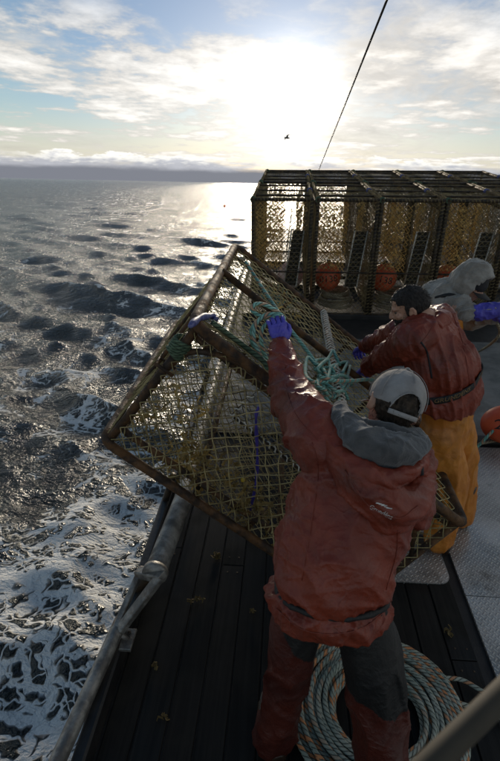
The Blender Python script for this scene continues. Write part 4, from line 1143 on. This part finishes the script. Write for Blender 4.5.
    def stamp(me_, dx, dy, sx):
        for v in me_.vertices:
            p_ = cc+ax*(v.co.x*sx+dx)+ay*(v.co.y+dy)
            best = None
            dr = (p_-EYE).normalized()
            for ob in (hd, jk):
                ok, loc, nn, _ = ob.ray_cast(EYE-base, dr)
                if ok and (best is None or (loc+base-EYE).length < (best[0]+base-EYE).length): best = (loc, nn)
            v.co = (best[0]+best[1]*.0022) if best else p_-base
        return me_
    link('back_print', stamp(tm, 0, -.010, 1.0), 'print_white', jk, smooth=False)
    fm = MB()
    for k in range(5):
        x0 = -.030+.009*k; fm.add([(x0, .001*(k % 2), 0), (x0+.017, .004+.002*(k % 3), 0), (x0+.018, .007+.002*(k % 3), 0), (x0+.002, .004, 0)], [(0, 1, 2, 3)])
    link('back_print', stamp(fm.mesh(), 0, .006, 1.), 'print_white', jk, smooth=False)
    # glove closed on the rope
    gd = (P(280, 318, 2.12)-lwr).normalized()
    link('glove', shift(hand_mesh(frame(Vector((-.22, .42, .80)), Vector((.10, -.88, .45)), lwr+gd*.035), 1, .62, .92, 1.05, .07, .25), base), 'glove', body)
    rd = (rwr-rel).normalized(); link('glove', shift(hand_mesh(frame(rd, (0, -.3, 1), rwr+rd*.05), -1, .8, 1.0), base), 'glove', body)
    bpy.context.view_layer.update()
    seam(jk, (jk,), base, [(285, 352), (286, 385), (296, 415), (318, 440)])
    seam(jk, (jk, hd), base, [(312, 442), (318, 470), (312, 520), (302, 580)])
    seam(jk, (jk, hd), base, [(398, 530), (396, 555), (386, 590)])
    seam(hd, (hd,), base, [(345, 470), (368, 505), (398, 518), (418, 506)], .0026)
    seam(jk, (jk,), base, [(276, 608), (300, 628), (330, 634), (362, 628), (384, 612)], .002)
    hs = hair_shell(body, base, HM, 1.0, 'hair', lambda c: c.y < .028-.3*c.z and c.z > -.085 and c.z < .07 and not (abs(c.x) > .05 and c.y > -.02 and c.z < .02), 1.05, .008); strands(hs, 'hair', 2600, .020, HM, 2, .0011, -.005, base)
    cap_parts(body, base, HM, 1.0, 'cap', 'cap')
near_man()

# ---- bearded fisherman hauling on the tipped pot
def mid_man():
    pel = P(446, 428, 2.62); che = P(438, 360, 2.66); nek = P(426, 319, 2.70); hed = P(409, 308, 2.74)
    fwd = Vector((-.78, .62, 0)); right = Vector((.62, .78, 0))
    lsh = nek-right*.15+Vector((.02, .0, -.075)); rsh = nek+right*.17+Vector((.0, 0, -.06))
    lel = P(394, 352, 2.78); lwr = P(368, 367, 3.10); rel = rsh+Vector((-.18, .22, -.16)); rwr = Vector((.60, 3.42, 1.02))
    lhp = pel-right*.085; rhp = pel+right*.085
    lan = Vector((1.02, 2.50, .12)); ran = Vector((1.22, 2.76, .12))
    lkn = Vector((1.03, 2.53, .48)); rkn = Vector((1.16, 2.76, .48))
    base = Vector((1.12, 2.63, 0))
    HM = frame((-.90, .10, -.34), (-.30, .05, .95), hed)
    b = MB(); head_parts(b, HM, 1.0)
    limb(b, [nek+Vector((.05, 0, -.10)), nek, hed+Vector((.02, 0, -.03))], [.075, .060, .056])
    loft(b, [(pel, .14, .10), ((pel+che)/2, .13, .095), (che, .15, .105), (nek+Vector((.03, 0, -.07)), .13, .08)], right)
    for ps, rs in (([lsh, lel, lwr], [.05, .042, .03]), ([rsh, rel, rwr], [.05, .042, .03]), ([lhp, lkn, lan], [.08, .058, .04]), ([rhp, rkn, ran], [.08, .058, .04])): limb(b, ps, rs)
    body = link('person', shift(fuse(b, .0055, 4), base), 'skin', base=base)
    finish(body, 'bearded fisherman in red jacket and orange trousers hauling on the tipped pot', 'person')
    eyes(body, HM, base)
    b = MB()
    loft(b, [(pel+Vector((-.02, 0, .22)), .15, .12), (pel+Vector((0, 0, .05)), .165, .13), (pel+Vector((0, 0, -.08)), .165, .13)], right)
    limb(b, [lhp, (lhp+lkn)/2, lkn, (lkn+lan)/2, lan+Vector((0, 0, -.03))], [.122, .112, .102, .094, .09])
    limb(b, [rhp, (rhp+rkn)/2, rkn, (rkn+ran)/2, ran+Vector((0, 0, -.03))], [.122, .112, .102, .094, .09])
    me = fuse(b, .007, 6); displace(me, folds(drape((8, 8, 3), .016, 6.), drape((18, 18, 7), .006, 2.), sleeve_folds(lkn, lan, .12, .006, 2)))
    link('trousers', shift(me, base), 'orange_oil', body)
    boots(body, base, lan, (-.8, .5, 0)); boots(body, base, ran, (-.8, .6, 0))
    b = MB(); hem = P(445, 394, 2.635)
    loft(b, [(hem+Vector((0, 0, -.055)), .212, .178), (hem+Vector((0, 0, .02)), .212, .178), (hem+Vector((-.002, 0, .10)), .190, .155), (hem+Vector((-.022, 0, .17)), .200, .164), (che+Vector((.0, 0, .02)), .206, .158), (che*.4+nek*.6+Vector((.008, 0, -.01)), .188, .135), (nek+Vector((.02, 0, -.03)), .13, .10), (nek+Vector((.005, 0, -.005)), .078, .072)], right, 36)
    limb(b, [che*.35+nek*.65, lsh, lsh*.5+lel*.5, lel, (lel+lwr)/2, lwr], [.11, .108, .092, .078, .066, .05])
    limb(b, [che*.35+nek*.65, rsh, rsh*.5+rel*.5, rel, (rel+rwr)/2, rwr], [.11, .10, .085, .076, .062, .05])
    me = fuse(b, .0068, 5)
    low = lambda c: max(0., 1-abs(c.z-(hem.z+.05))/.16)
    tor = folds(drag((-.25, .1, 1), 10, 1.6, .012, 9.), drag((-.35, 0, 1), 21, 3., .0055, 3.), drag((.1, .0, 1), 28, 4, .006, 8., low))
    displace(me, folds(sleeve_folds(lsh, lwr, .06, .008, 3.1), tor))
    jk = link('jacket', shift(me, base), 'red_oil', body)
    # hood lying on the shoulders
    b = MB(); limb(b, [nek+Vector((-.04, -.078, -.03)), nek+Vector((.035, -.080, -.005)), nek+Vector((.08, -.01, .012)), nek+Vector((.05, .075, .0)), nek+Vector((-.05, .07, -.02))], [.026, .038, .048, .040, .026], 20)
    me = fuse(b, .006, 5); displace(me, drape((12, 12, 16), .012, 5.)); link('jacket_hood', shift(me, base), 'red_oil', jk)
    # belt with lettering, following the cloth
    dg = bpy.context.evaluated_depsgraph_get(); dg.update()
    ctr = hem+Vector((-.002, 0, .092)); ax = Vector((.12, 0, 1)).normalized()
    def on_cloth(ang, h, lift):
        dvec = right*math.cos(ang)+fwd*math.sin(ang); o_ = ctr+dvec*.6+Vector((0, 0, h+.085*dvec.x))
        ok, loc, nn, _ = jk.ray_cast(o_-base, -dvec)
        return (loc+dvec*lift) if ok and loc.length < 5 and ((loc+base)-ctr).length < .34 else (ctr+dvec*.205+Vector((0, 0, h+.085*dvec.x)))-base
    q = MB(); n = 64; rad = []
    for i in range(n): rad.append(((on_cloth(2*math.pi*i/n, 0, .0)+base-ctr)).xy.length)
    rad = [max(rad[(i+k) % n] for k in (-1, 0, 1)) for i in range(n)]; rad = [sum(rad[(i+k) % n] for k in range(-2, 3))/5 for i in range(n)]
    def bp(ang, h, lift):
        f = (ang/(2*math.pi)*n) % n; i = int(f); t = f-i; r_ = rad[i]*(1-t)+rad[(i+1) % n]*t+lift
        dvec = right*math.cos(ang)+fwd*math.sin(ang); return ctr+dvec*r_+Vector((0, 0, h+.085*dvec.x*(r_/.2)))-base
    vs_ = [bp(2*math.pi*i/n, h, .001) for h in (-.021, .021) for i in range(n)]
    q.add(vs_, [(i, (i+1) % n, n+(i+1) % n, n+i) for i in range(n)])
    me = with_mod(q.mesh(), ('SOLIDIFY', dict(thickness=.005, offset=1.)), ); belt = link('belt', me, 'belt', jk)
    for a0, txt in ((math.pi*1.62, 'GRUNDÉNS'), (math.pi*1.62-1.36, 'GRUNDÉNS')):
        tm = text_mesh(txt, .036)
        for v in tm.vertices: v.co = bp(a0+v.co.x/.205, v.co.y+.002, .0085)
        link('belt_print', tm, 'print_tan', belt, smooth=False)
    # dark zip piping beside the arm
    q0 = P(423, 345, 2.42); b = MB()
    # glove on the pot
    gd = (lwr-lel).normalized()
    link('glove', shift(hand_mesh(frame(gd, (-.1, -.35, .9), lwr+gd*.05), 1, .75, 1.02), base), 'glove', body)
    rd = (rwr-rel).normalized(); link('glove', shift(hand_mesh(frame(rd, (0, 0, 1), rwr+rd*.05), -1, .8, 1.0), base), 'glove', body)
    bpy.context.view_layer.update()
    seam(jk, (jk,), base, [(421, 342), (427, 352), (430, 366), (432, 378)], .005, 'black_print', 'zip')
    seam(jk, (jk,), base, [(452, 312), (462, 340), (468, 372), (470, 392)])
    seam(jk, (jk,), base, [(436, 322), (425, 338), (412, 352)])
    hs = hair_shell(body, base, HM, 1.0, 'black_hair', lambda c: (c.z > .045 or (c.y < .02 and c.z > -.075)) and not (c.y > .062 and c.z < .070), 1.085, .004); strands(hs, 'black_hair', 2600, .014, HM, 3)
    bs_ = hair_shell(body, base, HM, 1.0, 'black_hair', lambda c: c.z < -.035 and c.y > -.012 and not (abs(c.x) < .026 and -.070 < c.z < -.045 and c.y > .055), 1.10, .004, 'beard', (0, .026, -.042), (.062, .068, .080)); strands(bs_, 'black_hair', 900, .009, HM, 4)
mid_man()

# ---- fisherman in the grey hood, bent to his work
def grey_man():
    pel = P(440, 350, 3.78); che = P(441, 310, 3.72); nek = P(456, 293, 3.70); hed = P(471, 285, 3.62)
    fwd = Vector((.93, -.25, 0)); right = Vector((-.25, -.93, 0))
    rsh = nek+right*.13+Vector((-.04, 0, -.035)); lsh = nek-right*.16+Vector((-.05, 0, -.05))
    rel = P(468, 313, 3.42); rwr = P(488, 311, 3.40); lel = lsh+Vector((.18, .0, -.22)); lwr = P(494, 318, 3.65)
    lhp = pel-right*.09; rhp = pel+right*.09
    ran = Vector((pel.x-.02, pel.y-.16, .12)); lan = Vector((pel.x+.10, pel.y+.16, .12)); rkn = Vector((pel.x+.06, pel.y-.12, .48)); lkn = Vector((pel.x+.12, pel.y+.13, .48))
    base = Vector((pel.x, pel.y, 0))
    HM = frame((.68, -.60, -.42), (.36, -.16, .90), hed)
    b = MB(); head_parts(b, HM)
    limb(b, [nek+Vector((-.06, 0, -.08)), nek, hed+Vector((-.02, 0, -.03))], [.075, .06, .056])
    loft(b, [(pel, .14, .10), ((pel+che)/2, .13, .095), (che, .15, .105), (nek+Vector((-.04, 0, -.05)), .12, .08)], right)
    for ps, rs in (([lsh, lel, lwr], [.05, .042, .03]), ([rsh, rel, rwr], [.05, .042, .03]), ([lhp, lkn, lan], [.08, .058, .04]), ([rhp, rkn, ran], [.08, .058, .04])): limb(b, ps, rs)
    body = link('person', shift(fuse(b, .006, 4), base), 'skin', base=base)
    finish(body, 'fisherman in grey hooded sweatshirt bending forward beside the stacked pots', 'person')
    eyes(body, HM, base)
    b = MB()
    loft(b, [(che+Vector((-.03, 0, .085)), .150, .120), (che+Vector((-.03, 0, .06)), .222, .176), (che+Vector((-.025, 0, -.02)), .215, .170), (pel+Vector((-.005, 0, .14)), .185, .145), (pel, .17, .135), (pel+Vector((0, 0, -.08)), .165, .13)], right)
    limb(b, [lhp, (lhp+lkn)/2, lkn, (lkn+lan)/2, lan], [.12, .11, .10, .094, .09]); limb(b, [rhp, (rhp+rkn)/2, rkn, (rkn+ran)/2, ran], [.12, .11, .10, .094, .09])
    me = fuse(b, .008, 6); displace(me, folds(drape((8, 8, 4), .014, 6.), drape((18, 18, 8), .005, 2.))); tr = link('bib_trousers', shift(me, base), 'orange_oil', body)
    b = MB(); b.tube(vpath([che+right*.10+Vector((-.14, 0, -.02)), che+right*.12+Vector((-.12, -.02, .10)), nek+right*.10+Vector((-.06, -.06, .03)), nek+right*.11+Vector((.03, -.06, -.02))], 6), .014, 6); b.build('bib_strap', 'black_oil', tr, off=base)
    boots(body, base, lan, (1, -.2, 0)); boots(body, base, ran, (1, -.3, 0))
    b = MB()
    loft(b, [(che+Vector((-.03, 0, .03)), .175, .135), (che+Vector((-.035, 0, .06)), .185, .145), (che*.5+nek*.5+Vector((-.055, 0, .015)), .20, .15), (nek+Vector((-.05, 0, .0)), .15, .11), (nek+Vector((.01, 0, .03)), .085, .08)], right, 32)
    limb(b, [nek+Vector((-.06, 0, -.03)), rsh, rsh*.5+rel*.5+Vector((.01, 0, .015)), rel, (rel+rwr)/2, rwr], [.07, .074, .060, .056, .052, .048])
    limb(b, [nek+Vector((-.06, 0, -.05)), lsh, lsh*.5+lel*.5, lel, (lel+lwr)/2, lwr], [.08, .075, .062, .056, .05, .044])
    me = fuse(b, .0065, 4); displace(me, folds(sleeve_folds(rsh, rwr, .05, .011, 3.1), drag((.7, -.2, .5), 14, 3., .014, 1.), drag((.4, 0, 1), 24, 6., .004, 7.)))
    sw = link('sweatshirt', shift(me, base), 'hoodie', body)
    # hood pulled up
    m_ = MB(); m_.ball((0, 0, 0), (.122, .148, .160), nu=64, nv=40)
    vs_ = []
    for v in m_.v:
        v = Vector(v)+Vector((0, -.012, .018))
        if v.z < -.02: v.y += (v.z+.02)*.25; v.x *= 1+(-.02-v.z)*1.1
        vs_.append(v)
    fs = [f for f in m_.f if not ((lambda c: c.y > .052+.35*max(0, c.z-.03) and c.z < .128 and c.z > -.16)(sum((vs_[i] for i in f), Vector())/len(f)))]
    q = MB(); q.add([HM @ v for v in vs_], fs)
    me = with_mod(q.mesh(), ('SOLIDIFY', dict(thickness=.010, offset=-1.)), ('SUBSURF', dict(levels=1)))
    displace(me, folds(drag((.3, 0, 1), 12, 4., .009, 3.), drag((.5, 0, 1), 26, 8., .003, 1.)))
    hd = link('hood', shift(me, base), 'hoodie', sw)
    cap_parts(body, base, HM @ Matrix.Translation((0, .0, .002)), .99, 'cap_dark', 'cap_dark', False)
    gd = (P(500, 309, 3.40)-rwr).normalized()
    me = hand_mesh(frame(gd, (0, -.4, .9), rwr+gd*.10), -1, .7, 1.05, 1.1, .16)
    link('glove', shift(me, base), 'glove', body)
    b = MB(); limb(b, [rwr-gd*.06, rwr+gd*.04, rwr+gd*.10], [.060, .055, .046]); me = fuse(b, .005, 3); displace(me, drape((25, 25, 25), .006, 2.)); link('gauntlet', shift(me, base), 'glove', body)
    ld = (lwr-lel).normalized(); link('glove', shift(hand_mesh(frame(ld, (0, -.3, 1), lwr+ld*.05), 1, .7, 1.05), base), 'glove', body)
grey_man()

# ------------------------------------------------------------------ loose gear on deck
def gear():
    c = D(494, 440) ; r_ = .165
    bc = Vector((c.x+.07, c.y-.03, 0.012))
    e = empty('buoy', bc, 'big orange buoy with black markings on deck behind the orange trousers', 'buoy')
    b = MB(); b.ball((0, 0, r_), (r_*1.35, r_, r_), nu=32, nv=20); b.build('float_ball', 'buoy', e)
    b = MB(); b.tube([(r_*1.3, 0, r_), (r_*1.6, 0, r_)], [.05, .04], 12); b.build('buoy_eye', 'black_print', e)
    me = text_mesh('20', .15)
    for v in me.vertices:
        x, y = v.co.x-.09, v.co.y+.02; a = y/r_+.35
        k = math.sqrt(max(.05, 1-(x/(r_*1.35))**2)); v.co = Vector((x, -math.cos(a)*r_*1.02*k, r_+math.sin(a)*r_*1.02*k))
    link('number_print', me, 'black_print', e, smooth=False)
    rope('buoy_line', [D(470, 449, .02), D(478, 446, .03), D(488, 436, .14), D(500, 424, .20), D(520, 408, .20)], .012, 'teal', 'teal line led past the front of the big orange deck buoy')
    rope('deck_line', [D(462, 446, .02), D(478, 444, .02), D(495, 441, .03), D(530, 436, .03)], .012, 'tan', 'pale line lying on the deck in front of the big orange buoy')
    rope('hauled_line', [P(494, 318, 3.62), P(500, 332, 3.72), P(492, 343, 3.95), D(478, 352, .03), D(455, 362, .02)], .012, 'tan', 'slack pale line hanging from the hands of the man in the grey hood')
    # pale green jug behind the cap
    j = D(427, 452); e = empty('bait_jug', (j.x, j.y+.02, .006), 'pale green plastic jug on deck beside the orange trousers', 'jug')
    b = MB(); loft(b, [((0, 0, 0), .085, .085), ((0, 0, .02), .095, .095), ((0, 0, .20), .095, .095), ((0, 0, .26), .07, .07), ((0, 0, .29), .035, .035)], (1, 0, 0), 24, 4); b.build('jug_body', 'green_jar', e)
    b = MB(); b.tube([(0, 0, .285), (0, 0, .325)], .04, 16); b.build('jug_lid', 'lace', e)
    # scraps of bait and weed on the planks
    g = random.Random(4)
    where = [('beside the V bracket of the rail', 155, 665), ('on the coaming side of the planks', 160, 720), ('under the tipped pot, the largest', 213, 558), ('on the plank below the largest scrap', 203, 600), ('on the planks near the red trouser leg', 252, 612),
             ('on the dark planks right of the coil', 446, 632)]
    for txt, u, v in where:
        p_ = D(u, v, .004); b = MB(); n = 22 if 'largest' in txt else 7
        for k in range(n):
            c = c_prev if k else Vector((0, 0, .004)); d = Vector((g.gauss(0, 1), g.gauss(0, 1), .15)).normalized(); s = Vector((-d.y, d.x, .3)).normalized(); L = g.uniform(.012, .04); vs_ = []
            for q in range(4):
                t = q/3-.5; cc = c+d*(L*t)+s*(L*.3*math.sin(q*1.5+k))+Vector((0, 0, .004+.008*abs(math.sin(q+k)))); ww = .005*(1-abs(t))
                vs_ += [cc+s*ww, cc-s*ww, cc-s*ww-Vector((0, 0, .003)), cc+s*ww-Vector((0, 0, .003))]
            c_prev = c+d*(L*g.choice((-.5, .2, .5)))
            b.add(vs_, [f for q in range(3) for f in ((4*q, 4*q+1, 4*q+5, 4*q+4), (4*q+1, 4*q+2, 4*q+6, 4*q+5), (4*q+2, 4*q+3, 4*q+7, 4*q+6), (4*q+3, 4*q, 4*q+4, 4*q+7))])
        finish(b.build('weed_scrap', 'weed', base=p_, smooth=False), 'stringy yellow scrap of weed '+txt, 'seaweed', 'scraps on the wet planks')
    # stair handrail close to the photographer
    a = EYE+ray(545, 652)*.46; c = EYE+ray(395, 800)*.40; d = c-a
    e = empty('handrail', (a.x, a.y, 0), 'brown pipe handrail sloping down over the loose rope ends', 'handrail')
    b = MB(); b.tube([a-d*1.2, c+d*2.0], .011, 16); b.build('pipe', 'rail_paint', e, off=e.location)
    q = a-d*1.15; b = MB(); b.tube([q, (q.x, q.y, 0)], .011, 12); b.build('post', 'rail_paint', e, off=e.location)
gear()

# ------------------------------------------------------------------ far things over the sea
def offshore():
    def at(u, v, dist):
        d = BOAT.to_3x3() @ ray(u, v); return BOAT @ EYE+d.normalized()*dist
    d = BOAT.to_3x3() @ ray(224.5, 206); o = BOAT @ EYE; t = (SEA_Z+.18-o.z)/d.z; p_ = o+d*t
    b = MB(); b.ball((0, 0, 0), (.22, .22, .21), nu=20, nv=12); b.tube([(0, 0, .19), (0, 0, .27)], [.05, .04], 8)
    q = b.build('marker_buoy', 'buoy', base=p_); finish(q, 'small red marker buoy floating far off on the open sea', 'buoy'); SEA_THINGS.add(q)
    p_ = at(287, 138, 42); e = empty('gull', p_, 'small dark gull gliding in the sky below the sun', 'bird'); SEA_THINGS.add(e)
    b = MB(); limb(b, [(-.20, 0, 0), (-.05, 0, .01), (.12, 0, .02), (.20, 0, .03)], [.03, .07, .06, .03], 10, 4); me = fuse(b, .015, 2); link('body', me, 'bird', e)
    for s in (-1, 1):
        q = MB(); pts = [(0, 0, .03), (.03, .22*s, .13), (-.02, .48*s, .10), (-.12, .72*s, .03)]; w_ = [.16, .14, .10, .02]; vs_ = []
        for (x, y, z), ww in zip(pts, w_): vs_ += [(x+ww/2, y, z+.012), (x-ww/2, y, z+.006), (x-ww/2, y, z), (x+ww/2, y, z-.004)]
        q.add(vs_, [f for k in range(3) for f in ((4*k, 4*k+1, 4*k+5, 4*k+4), (4*k+1, 4*k+2, 4*k+6, 4*k+5), (4*k+2, 4*k+3, 4*k+7, 4*k+6), (4*k+3, 4*k, 4*k+4, 4*k+7))])
        q.build('wing', 'bird', e)
    e.rotation_euler = (R(12), 0, R(200))
offshore()

# ------------------------------------------------------------------ set the boat on the sea: bow up, slight list to port
bpy.context.view_layer.update()
for o in list(scene.objects):
    if o.parent is None and o.type in ('MESH', 'EMPTY') and o not in SEA_THINGS:
        o.matrix_world = BOAT @ o.matrix_world
bpy.context.view_layer.update()
